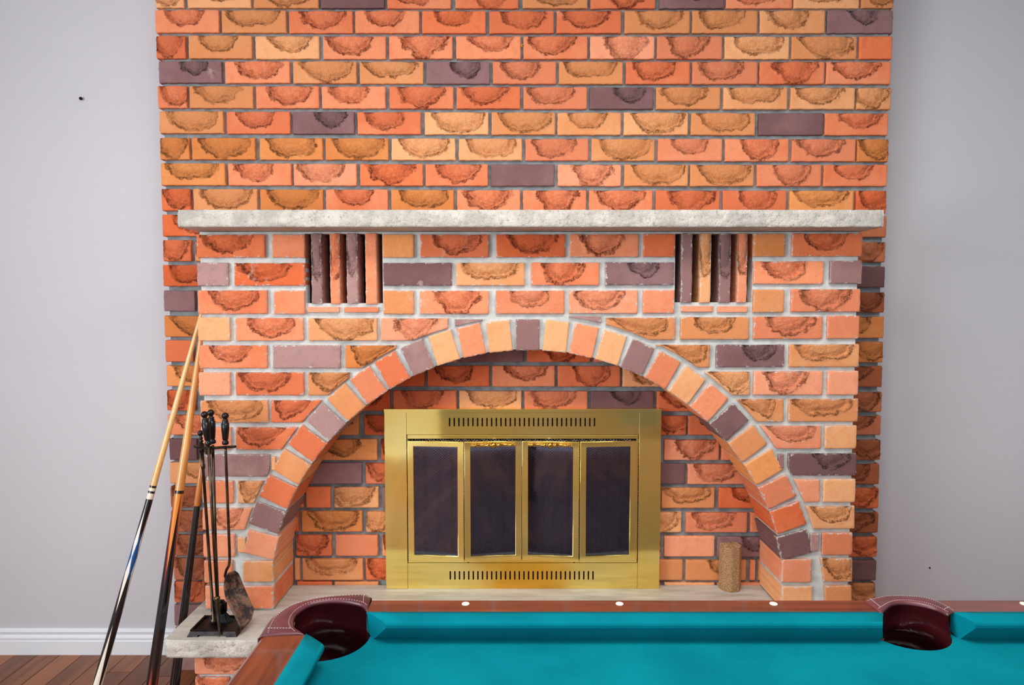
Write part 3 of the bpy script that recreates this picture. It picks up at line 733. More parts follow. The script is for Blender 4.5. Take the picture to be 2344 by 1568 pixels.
# returns of the frame back to the brick, and the top lip
bm = bmesh.new()
add_box(bm, (X0, YS + 0.0045, Z0), (X0 + 0.0015, YB + 0.006, Z1)); add_box(bm, (X1 - 0.0015, YS + 0.0045, Z0), (X1, YB + 0.006, Z1))
add_box(bm, (X0, YS + 0.0045, Z1 - 0.0015), (X1, YB + 0.006, Z1)); bm_obj('frame_return', bm, fp, M_BRASS)
box('top_lip', (X0 - 0.0005, YS - 0.0015, Z1 - 0.0105), (X1 + 0.0005, YS - 0.0002, Z1 + 0.0005), fp, M_BRASS, 0.0004)
# door track: thin inner frame
bm = bmesh.new(); zt = q2(1190, 1004.5)[1]; zb_ = q2(1190, 1281.5)[1]
add_box(bm, (X0i + .002, YS + .001, zt), (X1i - .002, YS + .008, Z1i - .0015), .001)
add_box(bm, (X0i + .002, YS + .001, Z0i + .0015), (X1i - .002, YS + .008, zb_ - 0.0), .001)
add_box(bm, (X1i - .008, YS + .001, zb_), (X1i - .002, YS + .008, zt), .001); add_box(bm, (X0i + .002, YS + .003, zb_), (X0i + .0035, YS + .008, zt))
bm_obj('door_track', bm, fp, M_BRASS)
for px_ in (1072, 1314):
    bm = bmesh.new(); cx, cz = q2(px_, 1284.5)
    lathe(bm, (cx, YS - .004, cz - .004), (cx, YS - .004, cz + .006), [(0, .0035), (1, .0035)], 10); bm_obj('pivot_pin', bm, fp, M_IRON)
# four folding doors
zdt, zdb = q2(1190, 1008.5)[1], q2(1190, 1280.5)[1]
ang = math.radians(4.6)
doors = [(935.5, 1063, -1), (1064, 1193, 1), (1195.5, 1324, -1), (1325.5, 1453.5, 1)]
for n_, (a, b, sgn) in enumerate(doors):
    xa, xb = q2(a, 1140)[0], q2(b, 1140)[0]; w = xb - xa
    hinge = xa if sgn < 0 else xb
    wloc = w / math.cos(ang)
    rot = Matrix.Rotation(-ang * (1 if sgn < 0 else -1), 4, 'Z')
    M_ = Matrix.Translation((hinge, YS + 0.001, 0)) @ rot
    lx0, lx1 = (0, wloc) if sgn < 0 else (-wloc, 0)
    fw, fh = 0.0205, 0.0205
    def T(o):
        o.data.transform(M_); return o
    o = plate('door', [rectloop(lx0, lx1, zdb, zdt), rectloop(lx0 + fw, lx1 - fw, zdb + fh, zdt - 0.0175)], 0.012, XZ(-0.006), None, M_BRASS, 0.001)
    T(o); o.parent = fp; o.matrix_parent_inverse = Matrix.Translation(-Vector(fp.location))
    g = box('glass', (lx0 + fw - .002, -0.006, zdb + fh - .002), (lx1 - fw + .002, -0.003, zdt - 0.0155), None, M_GLASS); T(g); g.parent = o
    if n_ in (1, 2):       # turned spindle handle across the top rail
        bm = bmesh.new(); px0, px1 = ((1077.6, 1179.6) if n_ == 1 else (1209, 1310))
        cxm = (q2(px0, 1017)[0] + q2(px1, 1017)[0]) / 2; hl = (q2(px1, 1017)[0] - q2(px0, 1017)[0]) / 2
        ld = cxm - hinge; yy = -0.026
        prof = [(-1, .0005), (-.985, .0022), (-.96, .003), (-.93, .0014), (-.90, .0034), (-.86, .0042), (-.83, .0042), (-.80, .0055), (-.76, .0055), (-.74, .0030), (-.30, .0048), (-.27, .0072), (-.20, .0072), (-.18, .0040), (-.12, .0050), (-.08, .0088), (-.03, .0098)]
        prof = [(t, r * 1.12) for t, r in prof + [(-t, r) for t, r in prof[::-1]]]
        lathe(bm, (ld, yy, zdt - .0085), (ld + hl, yy, zdt - .0085), prof, 16)
        for s_ in (-.28, .28):
            lathe(bm, (ld + s_ * hl, yy, zdt - .0085), (ld + s_ * hl, -0.011, zdt - .0085), [(0, .0022), (1, .0022)], 8)
        h_ = bm_obj('handle', bm, None, M_BRASS2); T(h_); h_.parent = o
# wire mesh curtain in gentle folds
def curtain(x0, x1):
    nx = 160; verts = []; faces = []; uvs = []
    s = 0; last = None
    for i in range(nx + 1):
        x = x0 + (x1 - x0) * i / nx; y = YS + 0.040 + 0.006 * math.sin(i * 0.42 + 1.5 * math.sin(i * .07)) + .003 * math.sin(i * .19)
        if last: s += math.hypot(x - last[0], y - last[1])
        last = (x, y)
        for z in (Z0i - 0.0, zdt - .004): verts.append((x, y, z)); uvs.append((s, z))
    for i in range(nx): faces.append((2 * i, 2 * i + 2, 2 * i + 3, 2 * i + 1))
    me = mesh_from(verts, faces, 'mesh_curtain'); ul = me.uv_layers.new(name='UVMap')
    for l in me.loops: ul.data[l.index].uv = uvs[l.vertex_index]
    link('mesh_curtain', me, fp, M_MESH, True)
curtain(X0i - .01, (X0i + X1i) / 2 - .002); curtain((X0i + X1i) / 2 + .002, X1i + .01)
# firebox behind: back, sides, floor, top
bm = bmesh.new(); yb = YW - 0.004
fx0, fx1, fz0, fz1 = FB[0] + .0012, FB[1] - .0012, FB[2] + .0012, FB[3] - .0012
add_box(bm, (fx0, yb - .004, fz0), (fx1, yb, fz1)); add_box(bm, (fx0, YB + .008, fz0), (fx0 + .003, yb, fz1)); add_box(bm, (fx1 - .003, YB + .008, fz0), (fx1, yb, fz1))
add_box(bm, (fx0, YB + .008, fz0), (fx1, yb, fz0 + .003)); add_box(bm, (fx0, YB + .008, fz1 - .003), (fx1, yb, fz1))
bm_obj('firebox', bm, fp, M_BLACK_IN)
# ---------------------------------------------------------------- compressed fibre log
p = onZ(1678, 1358, ZS); cx, cy = p.x + .001, p.y + 0.040
root = None
bm = bmesh.new(); hh = 0.155; nS = 8; rings = []
for j in range(19):
    z = ZS + 0.0005 + hh * j / 18; ring = []
    for k in range(64):
        a = 2 * PI * k / 64; sec = PI / nS
        rr = 0.0385 * math.cos(sec) / math.cos(((a + sec * .4) % (2 * sec)) - sec)
        rr *= 1 + 0.02 * noise.noise(Vector((math.cos(a) * 9, math.sin(a) * 9, z * 120)))
        if j in (0, 18): rr *= 0.965
        ring.append(bm.verts.new((cx + rr * math.cos(a), cy + rr * math.sin(a), z + (0.004 * noise.noise(Vector((a * 4, 3, 1))) if j == 18 else 0))))
    rings.append(ring)
for j in range(18):
    for k in range(64): bm.faces.new((rings[j][k], rings[j][(k + 1) % 64], rings[j + 1][(k + 1) % 64], rings[j + 1][k]))
prev = rings[-1]
for m_ in range(1, 8):
    s = 1 - m_ / 8; nr = [bm.verts.new((cx + (v_.co.x - cx) * s, cy + (v_.co.y - cy) * s, ZS + hh + 0.005 * noise.noise(Vector((k * s * .9, m_ * 3.3, 7))))) for k, v_ in enumerate(rings[-1])]
    for k in range(64): bm.faces.new((prev[k], prev[(k + 1) % 64], nr[(k + 1) % 64], nr[k]))
    prev = nr
bm.faces.new(prev); bm.faces.new(rings[0][::-1])
tag(bm_obj('fire_log', bm, None, M_FIBRE), 'short octagonal pressed fibre log standing upright on the hearth at right', 'fire log')
# ---------------------------------------------------------------- fireplace tools
base_c = onZ(488, 1440, ZS)
stand = empty('tool_stand', (base_c.x, 1.985, ZS)); tag(stand, 'black iron fireplace tool stand with footed square base on the hearth', 'tool stand')
bx0, bx1 = onZ(427, 1459, ZS).x, onZ(542, 1459, ZS).x; by0 = 1.930; by1 = 2.040
bm = bmesh.new(); ht = 0.019
def frustum(bm, a, b, z0, z1):
    vs0 = [bm.verts.new((x, y, z0)) for x, y in a]; vs1 = [bm.verts.new((x, y, z1)) for x, y in b]; n = len(a)
    for i in range(n): bm.faces.new((vs0[i], vs0[(i + 1) % n], vs1[(i + 1) % n], vs1[i]))
    bm.faces.new(vs0[::-1]); bm.faces.new(vs1)
def rc(x0, x1, y0, y1): return [(x0, y0), (x1, y0), (x1, y1), (x0, y1)]
i_ = 0.007
frustum(bm, rc(bx0 + .003, bx1 - .003, by0 + .003, by1 - .003), rc(bx0 + i_, bx1 - i_, by0 + i_, by1 - i_), ZS + 0.0055, ZS + ht - .005)
for sx0, sx1 in ((bx0, bx0 + .034), (bx1 - .034, bx1)):
    for sy0, sy1 in ((by0, by0 + .03), (by1 - .03, by1)):
        frustum(bm, rc(sx0, sx1, sy0, sy1), rc(sx0 + .004, sx1 - .004, sy0 + .003, sy1 - .003), ZS + .0003, ZS + .0075)
for r_ in (rc(bx0 + i_, bx1 - i_, by0 + i_, by0 + i_ + .006), rc(bx0 + i_, bx1 - i_, by1 - i_ - .006, by1 - i_), rc(bx0 + i_, bx0 + i_ + .006, by0 + i_ + .006, by1 - i_ - .006), rc(bx1 - i_ - .006, bx1 - i_, by0 + i_ + .006, by1 - i_ - .006)):
    frustum(bm, r_, r_, ZS + ht - .0055, ZS + ht)
bm_obj('base', bm, stand, M_IRON)
YT = 2.00
ptop = onY(461, 1016, YT + 0.012); pbot = Vector((onY(493, 1432, YT).x, YT - .01, ZS + ht - .006))
bm = bmesh.new(); lathe(bm, pbot, ptop, [(0, .0095), (.02, .0095), (.03, .0045), (.86, .0045), (.865, .0068), (.885, .0068), (.89, .0055), (.95, .0055), (.955, .0085), (1.0, .0085)], 14)
bm_obj('post', bm, stand, M_ROD)
f0 = ptop; f1 = onY(459, 990, YT + 0.012); bm = bmesh.new(); L = (f1 - f0).length
pr = [(0, .007), (.10, .004), (.2, .0065), (.3, .0065), (.38, .0035), (.46, .006), (.56, .006), (.62, .0035), (.68, .004)] + [(.68 + .0185 / L * 0.5 * (1 - math.cos(t)), max(.0092 * math.sin(t), .003 if t < .5 else 0)) for t in [PI * i / 8 for i in range(1, 9)]]
lathe(bm, f0, f1, pr, 14); bm_obj('finial', bm, stand, M_HANDLE)
# curved hanging arm
zr = onY(490, 1022, YT).z
def hang(px, Y): q = onY(px, 1022, Y); return Vector((q.x, Y, zr))
bm = bmesh.new()
path = catmull([hang(444, YT + .012), hang(452, YT - .002), hang(468, YT - .012), hang(487, YT - .02), hang(505, YT - .012), hang(525, YT - .006), hang(541, YT - .001)], 30)
def flat_strip(bm, path, wf, th):
    n = len(path); ring = []
    for i, p_ in enumerate(path):
        d = (path[min(i + 1, n - 1)] - path[max(i - 1, 0)]).normalized(); s = Vector((0, 0, 1)).cross(d).normalized(); w_ = wf(i / (n - 1)); up = Vector((0, 0, th / 2))
        ring.append([bm.verts.new(p_ + s * w_ + up * .4), bm.verts.new(p_ + s * w_ * .6 + up), bm.verts.new(p_ - s * w_ * .6 + up), bm.verts.new(p_ - s * w_ + up * .4), bm.verts.new(p_ - s * w_ * .8 - up), bm.verts.new(p_ + s * w_ * .8 - up)])
    for i in range(n - 1):
        for k in range(6): f = bm.faces.new((ring[i][k], ring[i][(k + 1) % 6], ring[i + 1][(k + 1) % 6], ring[i + 1][k])); f.smooth = True
    bm.faces.new(ring[0]); bm.faces.new(ring[-1][::-1])
flat_strip(bm, path, lambda t: 0.003 + 0.010 * math.sin(PI * min(max(t, .0), 1)) ** .4 * (1 - .35 * math.exp(-((t - .62) / .12) ** 2)), 0.006)
add_box(bm, (hang(484, YT).x - .008, YT - .026, zr - .020), (hang(484, YT).x + .008, YT - .008, zr + .004), .002)
bm_obj('hanging_arm', bm, stand, M_IRON)
HANDLE = [(0, .006), (.02, .0095), (.10, .0095), (.13, .0062), (.17, .0085), (.50, .0115), (.66, .0115), (.68, .0085), (.71, .0105), (.73, .0075), (.755, .0098), (.78, .0075), (.80, .0055)]
def handle(name_root, a, b, parent):
    bm = bmesh.new(); L = (b - a).length; R_ = .0105
    pr = [(t, r) for t, r in HANDLE] + [(1 - (R_ / L) * (1 + math.cos(t)), R_ * math.sin(t)) for t in [PI * i / 10 for i in range(2, 11)]]
    lathe(bm, a, b, pr, 18); return bm_obj('handle', bm, parent, M_HANDLE)
def tool(name, label, cat, top_px, ring_px, Yh):
    b = onY(top_px[0], top_px[1], Yh); a = onY(ring_px[0], ring_px[1], Yh)
    r = empty(name, a); tag(r, label, cat, None); handle(name, a, b, r); return r, a
# poker
pk, a = tool('fire_poker', 'black fireplace poker with a long pointed tip, hanging in front', 'poker', (467, 941), (477, 1020), YT - .034)
b = onY(497, 1368, 1.962); c_ = onZ(503, 1457, ZS + .002)
bm = bmesh.new(); tube(bm, [a, onY(487, 1200, 1.965), b], .0044, 10); bm_obj('rod', bm, pk, M_ROD)
tipv = Vector((onY(503, 1456, 1.926).x, 1.926, ZS + .0035))
bm = bmesh.new(); lathe(bm, b + (b - tipv) * .04, tipv, [(0, .0045), (.02, .0085), (.09, .0085), (.11, .0068), (.55, .0062), (.9, .003), (1.0, .0006)], 12); bm_obj('tip', bm, pk, M_ROD)
# brush
br, a = tool('hearth_brush', 'black fireplace brush with dark splayed bristles, hanging behind the poker', 'brush', (482, 937), (487, 1016), YT + .0)
b = onY(499, 1376, YT + .012)
bm = bmesh.new(); tube(bm, [a + Vector((0, 0, -.004)), onY(493, 1230, YT + .004), b], .0044, 10); bm_obj('rod', bm, br, M_ROD)
bm = bmesh.new(); ca = onY(481, 1374, YT + .012); cb = onY(521, 1374, YT + .02)
hb = Vector((b.x, YT + .014, b.z)); add_box(bm, (hb.x - .022, hb.y - .012, hb.z - .042), (hb.x + .025, hb.y + .014, hb.z + .002), .008, 3)
bm_obj('brush_head', bm, br, M_IRON, True)
bm = bmesh.new(); rg = random.Random(3)
for k in range(420):
    ax_ = rg.uniform(-.019, .022); ay = rg.uniform(-.010, .011)
    s = hb + Vector((ax_, ay, -.040)); e_ = hb + Vector((ax_ * 1.5 + rg.uniform(.004, .026), ay * 1.4 - .012 + rg.uniform(-.006, .004), -.040 - rg.uniform(.030, .043)))
    e_.z = max(e_.z, ZS + .0145); mid = (s + e_) / 2 + Vector((-.002, 0, -.003))
    tube(bm, [s, mid, e_], [.0007, .0006, .0003], 3, False)
tag(bm_obj('bristles', bm, br, M_BRISTLE), kind='stuff')
# shovel
sh, a = tool('fire_shovel', 'black fireplace shovel with a rusty tapered scoop, hanging at right of the stand', 'shovel', (515.5, 944), (516, 1018), YT - .004)
b = onY(526, 1285, YT - .008); b2 = onY(515, 1312, YT - .006)
bm = bmesh.new(); tube(bm, catmull([a + Vector((0, 0, -.003)), onY(521, 1150, YT - .006), onY(525.5, 1270, YT - .008), onY(524, 1295, YT - .008), b2, onY(519, 1330, YT - .004)], 24), .0042, 10); bm_obj('rod', bm, sh, M_ROD)
def L3(px, py, Y): return onY(px, py, Y)
# blade outline: left edge and right edge from the neck down (pixel, depth)
Lft = [(524, 1310, 1.990), (515, 1323, 1.982), (512.5, 1345, 1.975), (517, 1370, 1.966), (528, 1393, 1.954), (539, 1415, 1.945), (547, 1432, 1.938), (552, 1443, 1.934)]
Rgt = [(536, 1306, 1.998), (545, 1312, 2.004), (553, 1330, 2.006), (561, 1350, 2.003), (569, 1368, 1.998), (576, 1384, 1.992), (581, 1393, 1.988), (576, 1415, 1.965)]
LL = catmull([L3(*q) for q in Lft], 24); RR_ = catmull([L3(*q) for q in Rgt], 24)
bm = bmesh.new(); rows = []; nU = 12
for i in range(24):
    t = i / 23; row = []
    for j in range(nU + 1):
        s = j / nU; p_ = LL[i].lerp(RR_[i], s); wdt = (RR_[i] - LL[i]).length
        rise = (1 - (2 * s - 1) ** 4)
        dish = .30 * wdt * rise * (1 - .35 * t) * min(1, t * 4 + .3)
        row.append(bm.verts.new(p_ + Vector((.35, .9, -.25)).normalized() * dish * .55))
    rows.append(row)
for i in range(23):
    for j in range(nU): f = bm.faces.new((rows[i][j], rows[i][j + 1], rows[i + 1][j + 1], rows[i + 1][j])); f.smooth = True
bl = bm_obj('scoop', bm, sh, M_SHOVEL)
md = bl.modifiers.new('thickness', 'SOLIDIFY'); md.thickness = 0.0022; md.offset = 0
# ---------------------------------------------------------------- cues
def cue_mat(name, build, rough=0.18):
    m = N(name); uv = m.n('UVMap'); uv.uv_map = 'UVMap'; sp = m.n('SeparateXYZ'); m.l(uv.outputs[0], sp.inputs[0])
    return m.pbr(build(m, sp.outputs[0], sp.outputs[1]), rough, 0, None, coat=0.8, coat_rough=0.06)
def spear(m, u, v, n, ph, v0, v1, vm, wmax):
    """n spear points around the butt between v0 and v1, widest at vm"""
    d = m.math('ABSOLUTE', m.math('SUBTRACT', m.math('FRACT', m.math('ADD', m.math('MULTIPLY', u, n), ph)), 0.5))
    up = m.math('DIVIDE', m.math('SUBTRACT', v, v0), vm - v0); dn = m.math('DIVIDE', m.math('SUBTRACT', v1, v), v1 - vm)
    w = m.math('MULTIPLY', m.math('MINIMUM', up, dn), wmax)
    return m.math('LESS_THAN', d, w)
def maple(m, a, b): return m.mix(m.step(m.noise(1.0, 4, 0.6, m.map((60, 60, 6))), .3, .7), a, b)
def between(m, v, a, b): return m.math('MULTIPLY', m.math('GREATER_THAN', v, a), m.math('LESS_THAN', v, b))
def c1(m, u, v):
    c = m.mix(m.math('GREATER_THAN', v, 0.528), maple(m, srgb(232, 172, 98), srgb(244, 198, 128)), srgb(14, 14, 18))
    c = m.mix(between(m, v, 0.506, 0.53), c, srgb(238, 228, 200)); 
    for a in (0.500, 0.512): c = m.mix(between(m, v, a, a + .005), c, srgb(20, 18, 18))
    c = m.mix(spear(m, u, v, 4, 0, .552, .775, .655, .46), c, srgb(240, 234, 220))
    c = m.mix(spear(m, u, v, 4, .5, .60, .71, .655, .44), c, srgb(14, 84, 150))
    c = m.mix(spear(m, u, v, 4, 0.1, .80, 1.1, .95, .46), c, srgb(240, 232, 214))
    return c
def c2(m, u, v):
    c = maple(m, srgb(216, 140, 62), srgb(238, 168, 86))
    c = m.mix(between(m, v, 0.50, 0.507), c, srgb(18, 16, 16))
    c = m.mix(m.math('MULTIPLY', m.math('GREATER_THAN', v, .507), m.math('LESS_THAN', v, .70)), c, srgb(226, 140, 40))
    c = m.mix(spear(m, u, v, 4, .58, .50, 1.3, .72, .62), c, srgb(150, 24, 30))
    c = m.mix(spear(m, u, v, 4, .5, .535, 1.3, .715, .50), c, srgb(14, 14, 18))
    c = m.mix(m.math('GREATER_THAN', v, .712), c, srgb(14, 14, 18))
    c = m.mix(spear(m, u, v, 5, .2, .885, .975, .93, .22), c, srgb(170, 44, 22))
    return c
def c3(m, u, v):
    c = maple(m, srgb(206, 122, 46), srgb(224, 146, 64))
    return m.mix(m.math('GREATER_THAN', v, 0.468), c, srgb(16, 13, 13))
def cue(name_label, tip, butt, prof, mat):
    root = empty('pool_cue', butt); tag(root, name_label, 'pool cue', 'pool cues leaning beside the chimney')
    bm = bmesh.new(); d = (Vector(butt) - Vector(tip))
    lathe(bm, tip, butt, prof, 24); bm_obj('stick', bm, root, mat)
    L = d.length; u_ = d / L
    bm = bmesh.new(); lathe(bm, Vector(tip) - u_ * .022, Vector(tip), [(0, .0050), (.25, .0062), (.3, prof[0][1]), (1, prof[0][1])], 16)
    bm_obj('ferrule', bm, root, M_PEARL)
    bm = bmesh.new(); lathe(bm, Vector(butt), Vector(butt) + u_ * .012, [(0, prof[-1][1] * .98), (.8, prof[-1][1] * .92), (1, prof[-1][1] * .7)], 16)
    bm_obj('bumper', bm, root, M_HANDLE)
    return root
def st(n): return [(i / n) for i in range(n + 1)]
def prof_of(keys, n=40):
    out = []
    for t in st(n):
        for (t0, r0), (t1, r1) in zip(keys, keys[1:]):
            if t0 <= t <= t1: out.append((t, r0 + (r1 - r0) * (t - t0) / (t1 - t0))); break
    return out
cue('pool cue with white spear inlays and blue diamonds, the leftmost of three', (-1.010, 2.262, 1.425), (-1.325, 2.0, 0.0125), prof_of([(0, .0062), (.3, .0088), (.5, .0102), (1, .0158)]), cue_mat('inlaid_cue', c1))
cue('pool cue with orange forearm, dark points and a red edge, the middle one', (-1.012, 2.236, 1.40), (-1.140, 2.0, 0.0125), prof_of([(0, .0066), (.3, .0112), (.5, .0138), (1, .0172)]), cue_mat('pointed_cue', c2))
cue('plain pool cue with honey shaft and black butt, nearest the arch', (-1.016, 2.285, 1.17), (-1.1165, 2.115, 0.0125), prof_of([(0, .0066), (.47, .0100), (1, .0160)]), cue_mat('plain_cue', c3))
# ---------------------------------------------------------------- pool table
ZR = 0.810; ZB = 0.7735
RX0, RX1, RX2 = -0.378, -0.3125, -0.276         # left rail: outer, cloth line, nose
RY0, RY1, RY2 = 1.098, 1.050, 1.0145            # far rail
TCX, TCY = 0.645, 0.5515
table = empty('pool_table', (TCX, TCY, 0)); tag(table, 'pool table with teal felt, glossy brown rails and burgundy leather pockets', 'pool table')
def TP(o):
    o.parent = table; o.matrix_parent_inverse = Matrix.Translation(-Vector(table.location)); return o
R180 = Matrix.Translation((TCX, TCY, 0)) @ Matrix.Rotation(PI, 4, 'Z') @ Matrix.Translation((-TCX, -TCY, 0))
def twice(o):
    """the same piece turned half round on the other side of the table, mesh shared"""
    c = o.copy(); COL.objects.link(c); c.parent = o.parent; c.matrix_parent_inverse = o.matrix_parent_inverse.copy()
    c.matrix_basis = R180 @ o.matrix_basis
    for ch in o.children:
        d = ch.copy(); COL.objects.link(d); d.parent = c; d.matrix_parent_inverse = Matrix(); d.matrix_basis = ch.matrix_parent_inverse @ ch.matrix_basis
    return c
def rail_wood(a0, a1, b0, b1, axis, mat, skew0=0.0, skew1=0.0):
    """top board of a rail with eased edges, ends skewed at the pockets; a runs along"""
    prof = [(0.0, ZR - .045), (0.0, ZR - .006), (0.0018, ZR - .002), (0.006, ZR), (abs(b1 - b0), ZR), (abs(b1 - b0), ZR - .045)]
    s = 1 if b1 > b0 else -1; bm = bmesh.new(); ends = []
    for a, sk in ((a0, skew0), (a1, skew1)):
        ring = []
        for d, z in prof:
            aa = a + sk * d / abs(b1 - b0); bb = b0 + s * d
            ring.append(bm.verts.new((aa, bb, z) if axis == 'x' else (bb, aa, z)))
        ends.append(ring)
    n = len(prof)
    for k in range(n): bm.faces.new((ends[0][k], ends[0][(k + 1) % n], ends[1][(k + 1) % n], ends[1][k]))
    bm.faces.new(ends[0]); bm.faces.new(ends[1][::-1])
    return TP(bm_obj('rail', bm, None, mat))
def cushion(a0, a1, b0, b1, axis, sk0, sk1):
    w = abs(b1 - b0); s = 1 if b1 > b0 else -1
    prof = [(0, -.030), (0, .0005), (w * .3, .0008), (w * .86, -.0008), (w * .97, -.0022), (w, -.0050), (w * .99, -.0095), (w * .45, -.0365), (w * .3, -.0365)]
    bm = bmesh.new(); rings = []
    N_ = 24
    for i in range(N_ + 1):
        t = i / N_; ring = []
        for d, z in prof:
            k = d / w; k2 = k if z > -.02 else k * 0.85
            aa = (a0 + sk0 * k2) * (1 - t) + (a1 + sk1 * k2) * t; bb = b0 + s * d
            ring.append(bm.verts.new((aa, bb, ZR + z) if axis == 'x' else (bb, aa, ZR + z)))
        rings.append(ring)
    n = len(prof)
    for i in range(N_):
        for k in range(n):
            f = bm.faces.new((rings[i][k], rings[i][(k + 1) % n], rings[i + 1][(k + 1) % n], rings[i + 1][k])); f.smooth = k in (1, 2)
    bm.faces.new(rings[0]); bm.faces.new(rings[-1][::-1])
    return TP(bm_obj('cushion', bm, None, M_FELT))
sx = TCX; hw = 0.062
XR1 = 2 * TCX - RX1
wl_ = rail_wood(-0.236, 0.598, RY0, RY1, 'x', M_RAIL, 0.0, 0.004)
wr_ = rail_wood(sx + 0.052, 2 * TCX + 0.236, RY0, RY1, 'x', M_RAIL, 0.02, 0.0)
we_ = rail_wood(0.975, 2 * TCY - 0.975, RX0, RX1, 'y', M_RAIL2)
cl_ = cushion(-0.236, 0.602, RY1, RY2, 'x', 0.038, -0.020)
cr_ = cushion(0.712, 2 * TCX + 0.236, RY1, RY2, 'x', 0.016, -0.038)
cw_ = cushion(0.9785, 2 * TCY - 0.9785, RX1, RX2, 'y', -0.030, 0.030)
for px_ in range(3):
    x_ = -0.0774 + 0.2567 * px_
    for par, xx in ((wl_, x_), (wr_, 2 * TCX - x_)):
        bm = bmesh.new(); n = 24; r0 = []; r1 = []
        for k in range(n):
            a = 2 * PI * k / n; r0.append(bm.verts.new((xx + .0068 * math.cos(a), 1.0795 + .0068 * math.sin(a), ZR - .001))); r1.append(bm.verts.new((xx + .0062 * math.cos(a), 1.0795 + .0062 * math.sin(a), ZR + .0008)))
        for k in range(n): bm.faces.new((r0[k], r0[(k + 1) % n], r1[(k + 1) % n], r1[k]))
        bm.faces.new(r1); o = bm_obj('sight', bm, None, M_PEARL); o.parent = par
for k in range(3):
    yy = TCY + (k - 1) * 0.2567; bm = bmesh.new(); lathe(bm, (-.352, yy, ZR - .001), (-.352, yy, ZR + .0008), [(0, .0068), (1, .0062)], 24)
    o = bm_obj('sight', bm, None, M_PEARL); o.parent = we_
for o in (wl_, wr_, we_, cl_, cr_, cw_): twice(o)
# cloth bed with six round pocket cut-outs
def circ(cx, cy, r, n=40): return [(cx + r * math.cos(2 * PI * k / n), cy + r * math.sin(2 * PI * k / n)) for k in range(n)]
CPX, CPY, CR = -0.300, 1.037, 0.071
SPX, SPY, SR = 0.646, 1.064, 0.066
outl = rectloop(-0.36, 2 * TCX + 0.36, 2 * TCY - 1.09, 1.09)
hl = []
for (hx, hy, hr) in ((CPX, CPY, CR), (2 * TCX - CPX, CPY, CR), (CPX, 2 * TCY - CPY, CR), (2 * TCX - CPX, 2 * TCY - CPY, CR)): hl.append((hx, hy, hr))
# outline walks round the corner and side cut-outs so that every hole opens at the edge
def bed_outline(z_pad=0.0):
    pts = []
    x0, x1, y0, y1 = -0.325, 2 * TCX + 0.325, 2 * TCY - 1.062, 1.062
    def arc(cx, cy, r, a0, a1, n=18): return [(cx + r * math.cos(math.radians(a0 + (a1 - a0) * k / n)), cy + r * math.sin(math.radians(a0 + (a1 - a0) * k / n))) for k in range(n + 1)]
    def hit_x(cy, r, cyy, X, cx, sg): return cyy
    def ang_y(cx, cy, r, X): return math.degrees(math.acos((X - cx) / r))
    # far-left corner: from point on x=x0 going to point on y=y1, keeping inside the table
    a_l = -math.degrees(math.acos((x0 - CPX) / CR)); a_t = math.degrees(math.asin((y1 - CPY) / CR))
    far_left = arc(CPX, CPY, CR, a_l, a_t)
    s_a = math.degrees(math.asin((y1 - SPY) / SR)); side = arc(SPX, SPY, SR, 180 - s_a, 360 + s_a)
    seq = far_left + side
    seq += [(2 * TCX - p_[0], p_[1]) for p_ in far_left[::-1]]
    seq += [(p_[0], 2 * TCY - p_[1]) for p_ in [(2 * TCX - q[0], q[1]) for q in far_left]]
    seq += [(2 * TCX - p_[0], 2 * TCY - p_[1]) for p_ in side]
    seq += [(p_[0], 2 * TCY - p_[1]) for p_ in far_left[::-1]]
    return seq
bo = bed_outline()
TP(plate('cloth_bed', [bo], 0.002, XY(ZB - 0.001), None, M_FELT))
TP(plate('slate', [bo], 0.020, XY(ZB - 0.013), None, plain('grey_slate', srgb(120, 96, 70), 0.8)))
